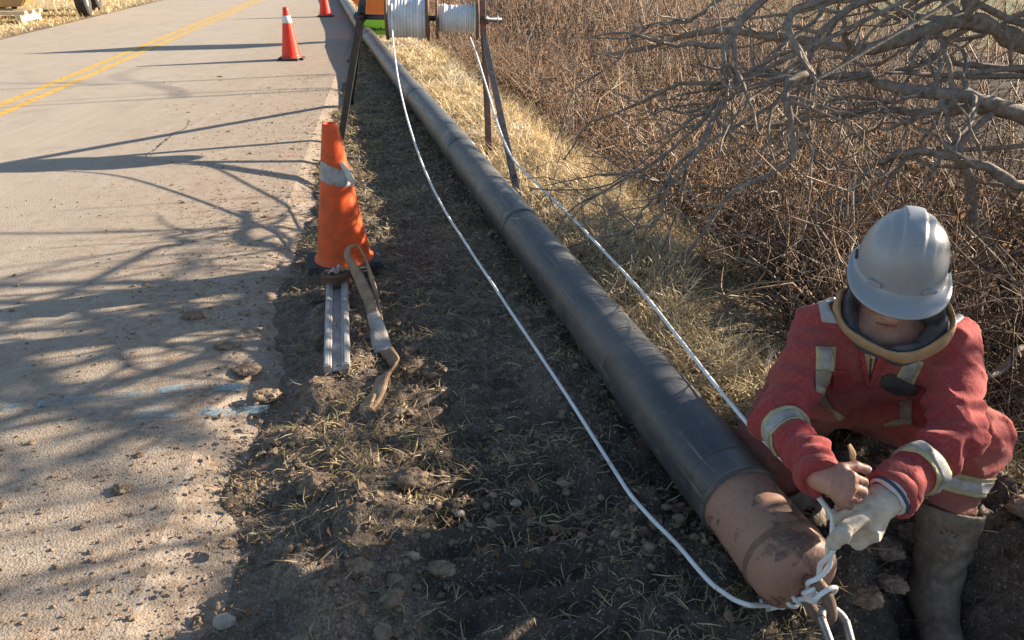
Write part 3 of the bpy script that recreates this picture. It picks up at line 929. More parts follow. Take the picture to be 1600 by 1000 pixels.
# the old tree leaning in from the right
base = np.array((4.1, 4.5, -0.25))
tree = thing('bare_tree', 'leafless grey tree spreading long crooked limbs from the right over the brush', 'tree', base)
trunk = spline(np.array([base + (0, 0, -0.1), (4.05, 4.5, 0.3), (3.85, 4.55, 0.9), (3.7, 4.7, 1.6), (3.8, 4.8, 2.4), (3.6, 4.9, 3.2)]), 20)
limb_obj('trunk', [tubes(trunk, np.linspace(0.11, 0.06, 20)[None], 12)], tree)
def attach(p, first):
    return spline(np.vstack([np.array(first)[None], p[0][None], p[1:]]), 26)
LIMBS = [  # traced limbs: (x, y, depth), thick end first
    ([(1600, 72, 4.3), (1545, 38, 4.25), (1480, 36, 4.2), (1410, 62, 4.2), (1350, 76, 4.25), (1270, 66, 4.4), (1190, 56, 4.5), (1120, 47, 4.6), (1060, 60, 4.7), (1000, 80, 4.8), (930, 85, 5.0)], .042, .008, (3.85, 4.55, 0.9)),
    ([(1600, 182, 3.9), (1540, 158, 3.85), (1480, 150, 3.9), (1410, 140, 4.0), (1360, 125, 4.1), (1300, 118, 4.2), (1220, 122, 4.4), (1150, 118, 4.6)], .036, .008, (3.95, 4.5, 0.6)),
    ([(1600, 292, 3.6), (1550, 268, 3.6), (1500, 248, 3.65), (1430, 238, 3.8), (1390, 248, 3.9), (1355, 268, 4.0), (1330, 300, 4.1)], .022, .006, (4.05, 4.5, 0.3)),
    ([(1600, 180, 3.95), (1530, 172, 4.0), (1440, 175, 4.2), (1380, 172, 4.3), (1300, 178, 4.5), (1200, 196, 4.7), (1120, 192, 4.8)], .024, .007, (3.95, 4.5, 0.55)),
    ([(1365, 0, 3.9), (1335, 10, 3.9), (1275, 62, 3.85), (1250, 118, 3.8), (1180, 108, 3.8), (1135, 130, 3.9), (1060, 132, 4.0), (990, 165, 4.1), (920, 195, 4.2), (880, 250, 4.3)], .018, .004, (3.7, 4.7, 1.6)),
    ([(1182, 0, 3.6), (1150, 45, 3.6), (1130, 80, 3.6), (1140, 135, 3.6), (1120, 180, 3.55), (1090, 235, 3.5), (1045, 290, 3.5), (1025, 345, 3.5), (960, 365, 3.55), (890, 385, 3.6)], .019, .004, (3.7, 4.7, 2.0)),
    ([(1225, 20, 3.6), (1240, 70, 3.55), (1265, 110, 3.5), (1230, 130, 3.45), (1233, 200, 3.4), (1241, 248, 3.4), (1190, 278, 3.4), (1140, 305, 3.4), (1110, 345, 3.4), (1085, 385, 3.45), (1055, 412, 3.5)], .016, .006, (3.7, 4.7, 1.8)),
    ([(1450, 0, 4.4), (1400, 28, 4.4), (1350, 4, 4.5), (1300, 5, 4.6), (1240, 20, 4.7), (1160, 30, 4.8), (1080, 52, 5.0), (1000, 78, 5.1)], .016, .005, (3.7, 4.7, 1.4)),
    ([(1500, 100, 4.4), (1460, 85, 4.4), (1420, 120, 4.5), (1370, 200, 4.6), (1330, 210, 4.7), (1280, 260, 4.8)], .013, .004, (3.9, 4.55, 0.75)),
]
LIMBS += [
    ([(1140, 135, 3.6), (1085, 200, 3.6), (1010, 262, 3.6), (940, 300, 3.65), (885, 335, 3.7), (850, 420, 3.75)], .010, .003, (3.7, 4.7, 1.9)),
    ([(1060, 250, 3.5), (1030, 300, 3.5), (1000, 335, 3.5), (985, 400, 3.5), (978, 450, 3.5)], .008, .003, (3.7, 4.7, 1.9)),
    ([(1300, 0, 4.2), (1255, 45, 4.2), (1200, 92, 4.15), (1150, 150, 4.2), (1075, 190, 4.3), (1010, 250, 4.4), (950, 300, 4.5)], .014, .003, (3.7, 4.7, 1.7)),
    ([(1480, 120, 4.3), (1400, 158, 4.3), (1330, 152, 4.4), (1260, 172, 4.5), (1190, 240, 4.5), (1150, 330, 4.5), (1120, 400, 4.5)], .013, .003, (3.9, 4.55, 0.8)),
    ([(1120, 0, 4.6), (1080, 30, 4.6), (1010, 45, 4.7), (960, 100, 4.8), (900, 140, 4.9), (870, 220, 5.0)], .012, .003, (3.7, 4.7, 2.2)),
    ([(1420, 240, 4.0), (1370, 300, 4.0), (1290, 330, 4.0), (1230, 390, 4.0), (1160, 420, 4.0)], .012, .003, (3.95, 4.5, 0.45)),
    ([(1600, 20, 4.8), (1520, 60, 4.9), (1440, 60, 5.0), (1370, 100, 5.1), (1290, 90, 5.2), (1200, 140, 5.3)], .016, .004, (3.7, 4.7, 1.2)),
]
for pts, r0, r1, first in LIMBS:
    p = attach(pxpath(pts, 24), first)
    limb_obj('limb', twigged(p, r0 * 1.25, r1 * 1.2, 2, 5.2, 0.19, 0.24), tree)
# the crown above, out of the picture: it throws the striped shade over the road
for i in range(26):
    t = rng.integers(7, 19)
    az = rng.uniform(0, 6.28)
    d = (math.cos(az), math.sin(az) * 0.9, rng.uniform(-0.05, 0.55))
    L = rng.uniform(1.2, 2.4)
    limb_obj('limb', twigged(crooked(trunk[t], d, L, 14, 0.13), 0.034, 0.007, 2, 3.4, 0.15, 0.36), tree)

# a thinner stem standing behind the man
base = at(1545, 470, d=4.0); base[2] = float(gz(base[0], base[1])) - 0.05
t2 = thing('bare_sapling', 'thin pale barked stem with a forked top rising behind the hard hat', 'tree', base)
p = spline(np.array([base, at(1538, 400, d=4.0), at(1518, 330, d=3.95), at(1516, 280, d=3.9), at(1497, 235, d=3.85), at(1530, 195, d=3.85), at(1570, 160, d=3.9)]), 24)
limb_obj('trunk', twigged(p, 0.036, 0.014, 0, 0), t2)
limb_obj('branch', twigged(pxpath([(1497, 235, 3.85), (1470, 160, 3.9), (1462, 120, 3.95), (1440, 60, 4.0)], 14), .014, .005, 2, 4, 0.16, 0.3), t2)
limb_obj('branch', twigged(pxpath([(1516, 280, 3.9), (1560, 290, 3.85), (1600, 280, 3.8), (1680, 240, 3.8)], 12), .012, .005, 2, 4, 0.16, 0.3), t2)
# a low pale bough to the right of his shoulder
base = at(1660, 545, d=2.95); base[2] = float(gz(base[0], base[1])) - 0.03
t3 = tag(limb_obj('fallen_bough', twigged(spline(np.array([base, at(1600, 552, d=2.9), at(1565, 580, d=2.85), at(1535, 592, d=2.8)]), 14), .018, .009, 1, 3, 0.15, 0.4), None), 'pale fallen bough poking in at the right edge beside his shoulder', 'branch')

def shrub(bx, by, h, n, label, lean=(0, 0), rad=0.016, grp=None):
    base = np.array((bx, by, float(gz(bx, by)) - 0.04))
    t = thing('bare_shrub', label, 'shrub', base, grp)
    for i in range(n):
        az = rng.uniform(0, 6.28)
        d = np.array((math.cos(az) * 0.45 + lean[0], math.sin(az) * 0.45 + lean[1], 1.0))
        limb_obj('stem', twigged(crooked(base + np.array((math.cos(az), math.sin(az), 0)) * 0.06, d, h * rng.uniform(0.7, 1.1), 12, 0.13, -0.03), rad * rng.uniform(.6, 1.1), 0.003, 2, 3.2, 0.16, 0.36), t)
    return t
shrub(1.85, 5.6, 1.3, 5, 'leafless twiggy shrub at the ditch edge nearest the grass strip', (-0.35, -0.1), .013)
shrub(2.7, 5.2, 1.6, 6, 'leafless shrub in the middle of the brush below the long limb', (-0.5, -0.1))
shrub(1.9, 9.4, 1.5, 5, 'leafless shrub standing beyond the small reel at the brush edge', (0.1, 0))
shrub(4.2, 8.0, 2.1, 6, 'tall leafless shrub far back in the brush under the top edge', (-0.2, 0))
# growth beyond the right edge, which shades the digging and the road
shrub(3.9, 2.55, 1.25, 9, 'low tangled shrub just beyond the right edge beside the man', (-0.2, 0.05), .014)
shrub(4.4, 1.7, 1.35, 8, 'low tangled shrub nearest the camera beyond the right edge', (-0.1, 0.1), .014)
def tall(bx, by, h, n, label, r0=.05, zlo=0.3):
    base = np.array((bx, by, float(gz(bx, by)) - 0.05))
    t = thing('bare_tree', label, 'tree', base)
    tr = crooked(base, (rng.normal(0, .05), rng.normal(0, .05), 1), h, 16, 0.05, 0.05)
    limb_obj('trunk', [tubes(tr, np.linspace(r0, r0 * .25, 16)[None], 10)], t)
    for i in range(n):
        k = int(rng.uniform(zlo, 0.95) * 15)
        az = rng.uniform(0, 6.28)
        limb_obj('limb', twigged(crooked(tr[k], (math.cos(az), math.sin(az), rng.uniform(.1, .7)), h * rng.uniform(.25, .5), 12, 0.14), r0 * .4, 0.004, 2, 2.6, 0.15, 0.36), t)
tall(5.9, 3.6, 4.2, 14, 'slender leafless tree beyond the right edge behind the leaning tree')
tall(6.6, 5.4, 4.6, 14, 'leafless tree rising out of view at the far right of the brush', .06)
tall(7.6, 2.4, 4.6, 12, 'tallest leafless tree beyond the right edge, behind the low shrubs', .06)
tall(8.2, 12.2, 5.5, 4, 'straight thin leafless tree at the top right corner', .05, .55)
tall(9.3, 13.6, 6.0, 4, 'second thin leafless tree behind the one at the top right corner', .045, .55)

# ------------------------------------------------------------------ the pipe
PR = 0.112                                  # radius over the coating
PD_ = np.array((-0.252, 0.968, 0.0)); PD_ /= np.linalg.norm(PD_)
def pipe_pt(s, z=None):
    """axis point s metres along the pipe; it follows the road's edge far off"""
    b = np.array((-0.252 * s, 3.97 + 0.968 * s, 0.0))
    b[0] += 0.004 * max(0.0, s - 9.0) ** 1.5
    b[2] = (0.112 if z is None else z) + 0.01 * math.sin(s * 0.9) * min(1, max(0, s) / 3) + 0.012
    return b
S0 = -2.47                                  # where the coating stops
m = NT('pipe_coating')
n1, n2, n3 = m.noise(5, 5, 0.6), m.noise(26, 6, 0.7), m.noise(120, 3)
dl = m.n('ShaderNodeVectorMath', operation='DOT_PRODUCT')
m.l(m.pos(), dl.inputs[0]); dl.inputs[1].default_value = tuple(PD_)
c = m.mix(m.ramp(n1, [(0.3, 0.0), (0.75, 1.0)]), (0.034, 0.037, 0.043), (0.062, 0.063, 0.068))
c = m.mix(m.ramp(n2, [(0.56, 0.0), (0.74, 0.55)]), c, (0.20, 0.165, 0.135))
dq = m.n('ShaderNodeVectorMath', operation='DOT_PRODUCT')
m.l(m.pos(), dq.inputs[0]); dq.inputs[1].default_value = (0.968, 0.252, 0.0)
sx = m.n('ShaderNodeSeparateXYZ'); m.l(m.pos(), sx.inputs[0])
cx = m.n('ShaderNodeCombineXYZ')
m.l(m.math('MULTIPLY', dl.outputs['Value'], 2.5), cx.inputs[0]); m.l(m.math('MULTIPLY', dq.outputs['Value'], 75.0), cx.inputs[1]); m.l(m.math('MULTIPLY', sx.outputs[2], 75.0), cx.inputs[2])
scr = m.noise(1.0, 4, 0.7, cx.outputs[0])
c = m.mix(m.ramp(scr, [(0.60, 0.0), (0.72, 0.6)]), c, (0.22, 0.20, 0.18))
big_ = m.noise(2.2, 4, 0.65)
c = m.mix(m.ramp(big_, [(0.50, 0.0), (0.72, 0.55)]), c, (0.185, 0.155, 0.125))
# spiral laps of the tape coat
wv = m.n('ShaderNodeTexWave', wave_type='BANDS', bands_direction='Y', wave_profile='SAW')
wv.inputs['Scale'].default_value = 0.9; wv.inputs['Distortion'].default_value = 0.6; wv.inputs['Detail'].default_value = 1.0
m.l(m.scaled(1, 1, 1, (0.18, 0, 0.26)), wv.inputs['Vector'])
nb = m.bump(wv.outputs['Fac'], 0.25, 0.004, m.bump(n2, 0.15, 0.004))
M['coat'] = m.done(c, m.ramp(n2, [(0.35, 0.33), (0.7, 0.6)]), nb, 0, 0.5)
m = NT('bare_steel')
n1, n2 = m.noise(8, 8, 0.62, dist=0.5), m.noise(48, 5, 0.7)
c = m.mix(m.ramp(n1, [(0.43, 0.0), (0.475, 1.0)]), (0.115, 0.07, 0.058), (0.30, 0.165, 0.118))
c = m.mix(m.ramp(n2, [(0.52, 0.0), (0.68, 0.7)]), c, (0.20, 0.125, 0.09))
c = m.mix(m.ramp(m.noise(150, 4, 0.7), [(0.50, 0.0), (0.66, 0.45)]), c, (0.36, 0.215, 0.15))
c = m.mix(m.ramp(m.noise(14, 3), [(0.66, 0.0), (0.70, 0.85)]), c, (0.05, 0.05, 0.055))
M['bare_steel'] = m.done(c, m.ramp(n2, [(0.3, 0.55), (0.7, 0.8)]), m.bump(n2, 0.35, 0.004), 0.0, 0.4)

M['rust'] = simple('rust', (0.20, 0.115, 0.075), (0.11, 0.075, 0.06), 0.75, 40, 0.5, 0.003)
pipe = thing('steel_pipe', 'long black coated steel pipe with bare rusty end lying along the verge', 'pipe', pipe_pt(S0, 0.0))
def pipe_seg(name, s_list, r_list, mat, sides=48, z=None):
    P = np.array([pipe_pt(s, z) for s in s_list])
    V, F = tubes(P, np.array(r_list)[None], sides)
    return obj(name, np_mesh(name, V, F), mat, pipe)
ss = np.concatenate([np.arange(S0, 12, 0.25), np.arange(12, 46, 1.0)])
pipe_seg('coated_pipe', ss, PR + 0.0012 * np.sin(ss * 7.3), M['coat'])
# wrap ends and shrink sleeves: raised bands round the coating
for s, L in ((-2.045, 0.66), (-0.2, 0.05), (1.6, 0.3), (3.9, 0.5), (9.5, 0.5)):
    a = [s - L / 2 - 0.004, s - L / 2, s - L / 2 + 0.004, s, s + L / 2 - 0.004, s + L / 2, s + L / 2 + 0.004]
    pipe_seg('sleeve_band', a, [PR - .001, PR + .003, PR + .0042, PR + .0045, PR + .0042, PR + .003, PR - .001], M['coat'])
pipe_seg('coating_edge', [S0 - 0.004, S0 - 0.003, S0 + 0.012, S0 + 0.016], [0.100, PR + 0.004, PR + 0.004, PR - 0.002], M['coat'])
sb = [S0 + 0.02, S0 - 0.10, S0 - 0.19, S0 - 0.245, S0 - 0.27, S0 - 0.285, S0 - 0.295, S0 - 0.301, S0 - 0.303]
pipe_seg('bare_end', sb, [0.1065, 0.1065, 0.1065, 0.1065, 0.104, 0.095, 0.075, 0.040, 0.001], M['bare_steel'])
pipe_seg('weld_bead', [S0 - 0.199, S0 - 0.202, S0 - 0.208, S0 - 0.214, S0 - 0.218], [0.1055, 0.1095, 0.1105, 0.1095, 0.1055], M['rust'])
TIP = pipe_pt(S0 - 0.303)
M['grey_steel'] = simple('grey_steel', (0.30, 0.28, 0.26), (0.16, 0.13, 0.11), 0.45, 35, 0.3, 0.002, 0.5)
def ring_pts(c, a, b, ra, rb, t0=0, t1=2 * np.pi, n=28):
    t = np.linspace(t0, t1, n)
    return np.array(c)[None] + np.outer(np.cos(t) * ra, a) + np.outer(np.sin(t) * rb, b)
fw = -PD_
upv = np.array((0, 0, 1.0))
lat = np.cross(fw, upv)
eye_c = TIP + fw * 0.045 + upv * 0.0
eye_a = fw * 0.8 + upv * 0.6; eye_a /= np.linalg.norm(eye_a)
eye_b = np.cross(eye_a, lat); eye_b /= np.linalg.norm(eye_b)
tube_obj('pulling_eye', ring_pts(eye_c, fw, upv, 0.048, 0.042, -2.9, 2.9), 0.0145, M['rust'], pipe, 12)

# ------------------------------------------------------------------ shackle on the eye
shc = eye_c + fw * 0.055 + upv * 0.005
shk = thing('bow_shackle', 'worn grey steel bow shackle hooked through the pulling eye', 'shackle', shc)
dn = fw * 0.82 - upv * 0.35 + lat * 0.18; dn /= np.linalg.norm(dn)
sa = lat * 0.93 + upv * 0.36; sa -= dn * sa.dot(dn); sa /= np.linalg.norm(sa)
bow = np.vstack([shc + dn * 0.105 + sa * 0.028, ring_pts(shc + dn * 0.015, sa, -dn, 0.036, 0.034, 0.0, np.pi, 14), shc + dn * 0.105 - sa * 0.028])
tube_obj('bow', bow, 0.0095, M['grey_steel'], shk, 12, 44)
for sg in (-1, 1):
    V, F = lathe([(0, -.011), (.014, -.011), (.018, -.008), (.018, .008), (.014, .011), (0, .011)], 20, frame(shc + dn * 0.112 + sa * 0.028 * sg, sa, dn))
    obj('eye', np_mesh('eye', V, F), M['grey_steel'], shk)
V, F = lathe([(0, -.062), (.010, -.062), (.010, -.044), (.0075, -.044), (.0075, .052), (0, .052)], 18, frame(shc + dn * 0.112, sa, dn))
obj('pin', np_mesh('pin', V, F), M['rust'], shk)
sw = thing('pull_swivel', 'rusty forged swivel link running down from the shackle pin', 'swivel', shc + dn * 0.16)
obj('body', smooth_bm(bar_bm(shc + dn * 0.10, shc + dn * 0.27, 0.030, 0.024, sa, 0.008)), M['rust'], sw)
V, F = lathe([(0, 0), (.024, 0), (.026, .01), (.026, .05), (.022, .06), (0, .06)], 20, frame(shc + dn * 0.26, dn, sa))
obj('barrel', np_mesh('barrel', V, F), M['grey_steel'], sw)

# ------------------------------------------------------------------ reel stand
M['black_steel'] = simple('black_steel', (0.025, 0.025, 0.028), (0.09, 0.06, 0.045), 0.38, 18, 0.25, 0.002, 0.0, 0.5, 0.5, 0.8)
M['brown_steel'] = simple('brown_steel', (0.13, 0.065, 0.045), (0.05, 0.035, 0.03), 0.7, 22, 0.4, 0.002)
axL, axR = at(553, 26, d=6.0), at(784, 31, d=6.1)
axd = (axR - axL) / np.linalg.norm(axR - axL)
ln = np.linalg.norm(axR - axL)
stand = thing('reel_stand', 'black steel reel stand straddling the pipe with a horizontal axle', 'stand', (axL[0] + 0.6, axL[1] - 0.3, 0))
def axp(px):            # point on the axle nearest the photo column
    best = min(np.linspace(0, 1, 400), key=lambda t: abs(800 + FPX * (axL + (axR - axL) * t)[0] / ((axL + (axR - axL) * t)[1] * CP - ((axL + (axR - axL) * t)[2] - CAM_H) * SP) - px))
    return axL + (axR - axL) * best
tube_obj('axle', [axL, axR], 0.021, M['black_steel'], stand, 16)
ringc = axp(777)
tube_obj('axle_clip', ring_pts(ringc, np.array((0, 0, 1.0)), np.cross(axd, (0, 0, 1.0)), 0.034, 0.034), 0.006, M['grey_steel'], stand, 8)
def leg(foot, through, over, sx, sy, mat):
    foot, through = np.array(foot), np.array(through)
    d = (through - foot) / np.linalg.norm(through - foot)
    return obj('leg', bar_bm(foot, through + d * over, sx, sy, axd, 0.004), M[mat], stand)
f1 = at(533, 216, 0.0)
leg(f1, axp(563) + (0, 0, -.0), 0.16, 0.055, 0.055, 'black_steel')
leg(at(548, 160, 0.0), axp(566) + (0, 0, .03), 0.06, 0.05, 0.05, 'black_steel')
fA = at(765, 250, 0.0)
leg(fA, axp(755), 0.17, 0.05, 0.05, 'brown_steel')
fB = at(813, 325, 0.02)
leg(fB, at(757, 62, d=6.02), 0.04, 0.042, 0.042, 'black_steel')
for pnt in (axp(563), axp(755)):
    V, F = lathe([(.022, -.04), (.036, -.04), (.036, .04), (.022, .04)], 20, frame(pnt, axd, (0, 0, 1)))
    obj('bearing', np_mesh('bearing', V, F), M['black_steel'], stand)

# ------------------------------------------------------------------ reels of rope
m = NT('rope_white')
n1 = m.noise(12, 4)
c = m.mix(m.ramp(n1, [(0.35, 0.0), (0.7, 1.0)]), (0.72, 0.73, 0.75), (0.60, 0.58, 0.55))
M['rope'] = m.done(c, 0.55, m.bump(m.noise(400, 2), 0.5, 0.002), 0, 0.35)
M['reel_wood'] = simple('reel_wood', (0.20, 0.115, 0.075), (0.12, 0.07, 0.05), 0.8, 25, 0.4, 0.003)
def reel(px0, px1, rf, rw, turns, label, seed):
    a, b = axp(px0), axp(px1)
    L = np.linalg.norm(b - a)
    c0 = (a + b) / 2
    r = thing('rope_reel', label, 'reel', c0 - np.array((0, 0, rf)), 'reels of white rope on the axle')
    fr = frame(c0, axd, (0, 0, 1))
    for sg in (-1, 1):
        V, F = lathe([(.024, -.011), (rf - .004, -.011), (rf, -.007), (rf, .007), (rf - .004, .011), (.024, .011)], 56, frame(c0 + axd * sg * (L / 2 - .011), axd, (0, 0, 1)))
        obj('flange', np_mesh('flange', V, F), M['reel_wood'], r)
    rr = np.random.default_rng(seed)
    zz = np.linspace(-L / 2 + .024, L / 2 - .024, turns * 8)
    lay = np.interp(zz, np.linspace(zz[0], zz[-1], turns), rr.normal(0, 0.0045, turns))
    prof = [(max(rw + lay[i] + 0.009 * abs(math.sin(math.pi * turns * (z_ - zz[0]) / (zz[-1] - zz[0]))), .03), z_) for i, z_ in enumerate(zz)]
    prof = [(0.03, zz[0] - .001)] + prof + [(0.03, zz[-1] + .001)]
    V, F = lathe(prof, 64, fr)
    obj('wound_rope', np_mesh('wound_rope', V, F), M['rope'], r)
    return c0, L
c1, L1 = reel(603, 671, 0.172, 0.148, 12, 'full white rope reel, the larger wound one on the left', 3)
c2, L2 = reel(681, 748, 0.160, 0.100, 16, 'part used white rope reel with brown flanges on the right', 4)

# ------------------------------------------------------------------ ropes paid out from the reels
def rope_obj(name, pts, parent, r=0.0060):
    p = np.asarray(pts, float)
    L = np.concatenate([[0], np.cumsum(np.linalg.norm(np.diff(p, axis=0), axis=1))])
    n = max(8, int(L[-1] / 0.0045))
    t = np.linspace(0, L[-1], n)
    q = np.stack([np.interp(t, L, p[:, i]) for i in range(3)], 1)
    for _ in range(6):
        q[1:-1] = (q[:-2] + 2 * q[1:-1] + q[2:]) / 4
    S = 12
    V, F = tubes(q, np.ones((1, n)), S, True)
    V0 = V[:n * S].reshape(n, S, 3)
    k = r * (0.94 + 0.16 * np.abs(np.cos(1.5 * (np.arange(S)[None] * 2 * np.pi / S - 2 * np.pi * t[:, None] / 0.034))))
    V[:n * S] = (q[:, None] + (V0 - q[:, None]) * k[..., None]).reshape(-1, 3)
    return obj(name, np_mesh(name, V, quad_fix(F)), M['rope'], parent)
hold = eye_c + fw * 0.02 + upv * 0.03
up0 = c1 - axd * (L1 / 2 - .045)
def rope_z(pts, n):
    q = spline(np.array([at(x, y, d=-z) if z < -1 else at(x, y, z) for x, y, z in pts]), n)
    i_ = np.arange(n)
    q = q + np.stack([noise2(i_ * 0.21, i_ * 0 + k_, 5) for k_ in (1, 7, 13)], 1) * 0.003
    q[:, 2] = np.maximum(q[:, 2], gz(q[:, 0], q[:, 1]) + 0.008)
    return q
# (column, row, height above the road; a negative third number is a depth)
r1 = rope_z([(612, 5, -5.87), (613, 45, -5.85), (617, 90, .72), (628, 150, .54), (650, 230, .36), (685, 310, .24), (733, 390, .17), (785, 468, .12), (840, 550, .085), (900, 640, .06), (965, 743, .045), (1010, 800, .04), (1060, 852, .04), (1105, 905, .05), (1140, 935, .06), (1172, 948, .075)], 110)
kn = at(1232, 938, d=1.80)
ropeA = thing('white_rope', 'white rope from the larger reel knotted to the pipe eye', 'rope', (r1[-1][0], r1[-1][1], 0))
rope_obj('line', np.vstack([r1, spline(np.array([r1[-1], at(1205, 945, d=1.83), kn, hold]), 12)[1:]]), ropeA)
# hitches wound round the standing part, and the loose end
hp = spline(np.array([at(1178, 945, d=1.85), at(1205, 942, d=1.83), kn, at(1250, 930, d=1.78)]), 90)
T = np.gradient(hp, axis=0); T /= np.linalg.norm(T, axis=1, keepdims=True)
n_ = np.cross(T, upv); n_ /= np.linalg.norm(n_, axis=1, keepdims=True); b_ = np.cross(T, n_)
ph = np.linspace(0, 2 * np.pi * 4.2, 90)[:, None]
rad = np.interp(np.linspace(0, 1, 90), [0, .3, .6, 1], [.009, .010, .017, .022])[:, None]
rope_obj('hitch', hp + n_ * np.cos(ph) * rad + b_ * np.sin(ph) * rad, ropeA, 0.0056)
tube_obj('loose_end', [at(1122, 944, d=1.90), at(1145, 955, d=1.88), at(1175, 958, d=1.86), at(1200, 952, d=1.83), at(1228, 945, d=1.80)], 0.0058, M['rope'], ropeA, 8, 24)

fist = at(1300, 850, d=1.645)
r2 = rope_z([(735, 58, -6.0), (745, 85, -5.85), (760, 135, .58), (775, 185, .47), (800, 245, .38), (842, 290, .33), (890, 335, .29), (950, 400, .25), (1010, 466, .235), (1065, 535, .235), (1120, 605, .25), (1160, 652, .265), (1195, 690, .28), (1232, 724, .30), (1270, 765, .315), (1302, 806, .33)], 90)
ropeB = thing('white_rope', 'white rope from the smaller reel held in the gloved hand', 'rope', (r2[-1][0], r2[-1][1], 0))
rope_obj('line', np.vstack([r2, [fist]]), ropeB)
ax = spline(np.array([fist + (0, 0, .01), at(1288, 885, d=1.675), at(1272, 912, d=1.71), at(1262, 935, d=1.75), hold]), 100)
T = np.gradient(ax, axis=0); T /= np.linalg.norm(T, axis=1, keepdims=True)
n_ = np.cross(T, np.array((0.2, 1, .1))); n_ /= np.linalg.norm(n_, axis=1, keepdims=True); b_ = np.cross(T, n_)
for k, (tw, off) in enumerate(((2.0, 0.0), (2.0, np.pi))):
    ph = np.linspace(0, 2 * np.pi * tw, 100)[:, None] + off
    rad = (0.0065 + 0.007 * np.sin(np.linspace(0, 1, 100) * np.pi * 3) ** 2)[:, None]
    rope_obj('strand', ax + n_ * np.cos(ph) * rad + b_ * np.sin(ph) * rad * 0.6, ropeB, 0.0056)
lp = at(1270, 920, d=1.72)
tube_obj('loop', ring_pts(lp, np.array((0.8, 0, .6)), np.array((-.3, -.7, .6)), 0.024, 0.017), 0.0056, M['rope'], ropeB, 8)
tube_obj('loop', ring_pts(hold + np.array((0.0, 0.0, .008)), np.array((0.9, 0.3, .2)), np.array((0, -.3, .95)), 0.026, 0.026), 0.0056, M['rope'], ropeB, 8)

# ------------------------------------------------------------------ traffic cones
def plastic(name, c1_, c2_, rough=0.5, transl=0.25):
    m = NT(name)
    f = m.noise(14, 5, 0.65)
    c = m.mix(m.ramp(f, [(0.45, 0.0), (0.8, 1.0)]), c1_, c2_)
    m.done(c, rough, m.bump(m.noise(120, 3), 0.15, 0.002), 0, 0.4)
    tr = m.n('ShaderNodeBsdfTranslucent'); m.l(c, tr.inputs[0])
    mx = m.n('ShaderNodeMixShader'); mx.inputs[0].default_value = transl
    m.l(m.b.outputs[0], mx.inputs[1]); m.l(tr.outputs[0], mx.inputs[2]); m.l(mx.outputs[0], m.out.inputs[0])
    return m.m
M['cone_old'] = plastic('cone_old', (0.80, 0.115, 0.022), (0.42, 0.075, 0.03))
M['cone_new'] = plastic('cone_new', (0.86, 0.055, 0.025), (0.70, 0.05, 0.025), 0.4)
M['rubber'] = simple('rubber', (0.030, 0.031, 0.034), (0.075, 0.068, 0.06), 0.75, 16, 0.3)
M['reflect'] = simple('reflect', (0.72, 0.72, 0.70), (0.55, 0.54, 0.52), 0.45, 30, 0.1)
M['tape'] = simple('tape', (0.38, 0.36, 0.35), (0.22, 0.20, 0.195), 0.5, 25, 0.4)
def cone_r(h): return 0.137 - (0.137 - 0.036) * (h - 0.03) / 0.68
def cone(loc, label, mat, rot=0.0):
    c = thing('traffic_cone', label, 'cone', loc, 'orange traffic cones along the lane edge')
    prof = [(cone_r(.03) + .012, .028), (cone_r(.03) + .010, .044), (cone_r(.05), .052)] + [(cone_r(h), h) for h in np.linspace(.07, .70, 12)] + [(.034, .708), (.028, .710), (.026, .700), (.10, .05)]
    M4 = Matrix.Translation(Vector([float(q) for q in loc]))
    V, F = lathe(prof, 40, M4)
    obj('body', np_mesh('body', V, F), M[mat], c)
    bm = box_bm((.37, .37, .034), None)
    es = [e for e in bm.edges if abs(e.verts[0].co.z - e.verts[1].co.z) > .01]
    bmesh.ops.bevel(bm, geom=es, offset=.07, segments=5, affect='EDGES')
    bmesh.ops.bevel(bm, geom=[e for e in bm.edges if all(abs(v.co.z - .017) < 1e-4 for v in e.verts)], offset=.01, segments=2, affect='EDGES')
    bmesh.ops.transform(bm, matrix=M4 @ Matrix.Rotation(rot, 4, 'Z') @ Matrix.Translation((0, 0, .017)), verts=bm.verts)
    obj('base', bm, M['rubber'], c)
    return c
def collar(c, loc, h0, h1, mat):
    V, F = lathe([(cone_r(h0) + .001, h0), (cone_r(h0) + .0025, h0 + .001), (cone_r(h1) + .0025, h1 - .001), (cone_r(h1) + .001, h1)], 40, Matrix.Translation(Vector([float(q) for q in loc])))
    obj('reflective_collar', np_mesh('reflective_collar', V, F), M[mat], c)
pA = at(540, 420, 0.0); pA[2] = 0.030
cA = cone(pA, 'worn orange cone with torn grey tape, nearest the camera beside the sling', 'cone_old', 0.25)
# grey tape wrapped round it, ragged, with one end peeling off to the right
th = np.linspace(-2.75, 0.35, 30)
tape_lo = 0.435 - 0.018 * (th + 1.6) + 0.003 * rng.normal(0, 1, 30)
tape_hi = 0.520 - 0.016 * (th + 1.6) + 0.012 * np.sin(th * 2.3) + 0.003 * rng.normal(0, 1, 30)
V = []
for t, lo, hi in zip(th, tape_lo, tape_hi):
    for f in (0, .33, .66, 1):
        h = lo + (hi - lo) * f
        r_ = cone_r(h) + .003 + .0015 * math.sin(9 * t + 5 * f)
        V.append((pA[0] + r_ * math.cos(t), pA[1] + r_ * math.sin(t), pA[2] + h))
F = [[i * 4 + j, (i + 1) * 4 + j, (i + 1) * 4 + j + 1, i * 4 + j + 1] for i in range(29) for j in range(3)]
obj('grey_tape', np_mesh('grey_tape', V, np.array(F)), M['tape'], cA)
q0 = pA + np.array((cone_r(.47) * .80, -cone_r(.47) * .6, .50))
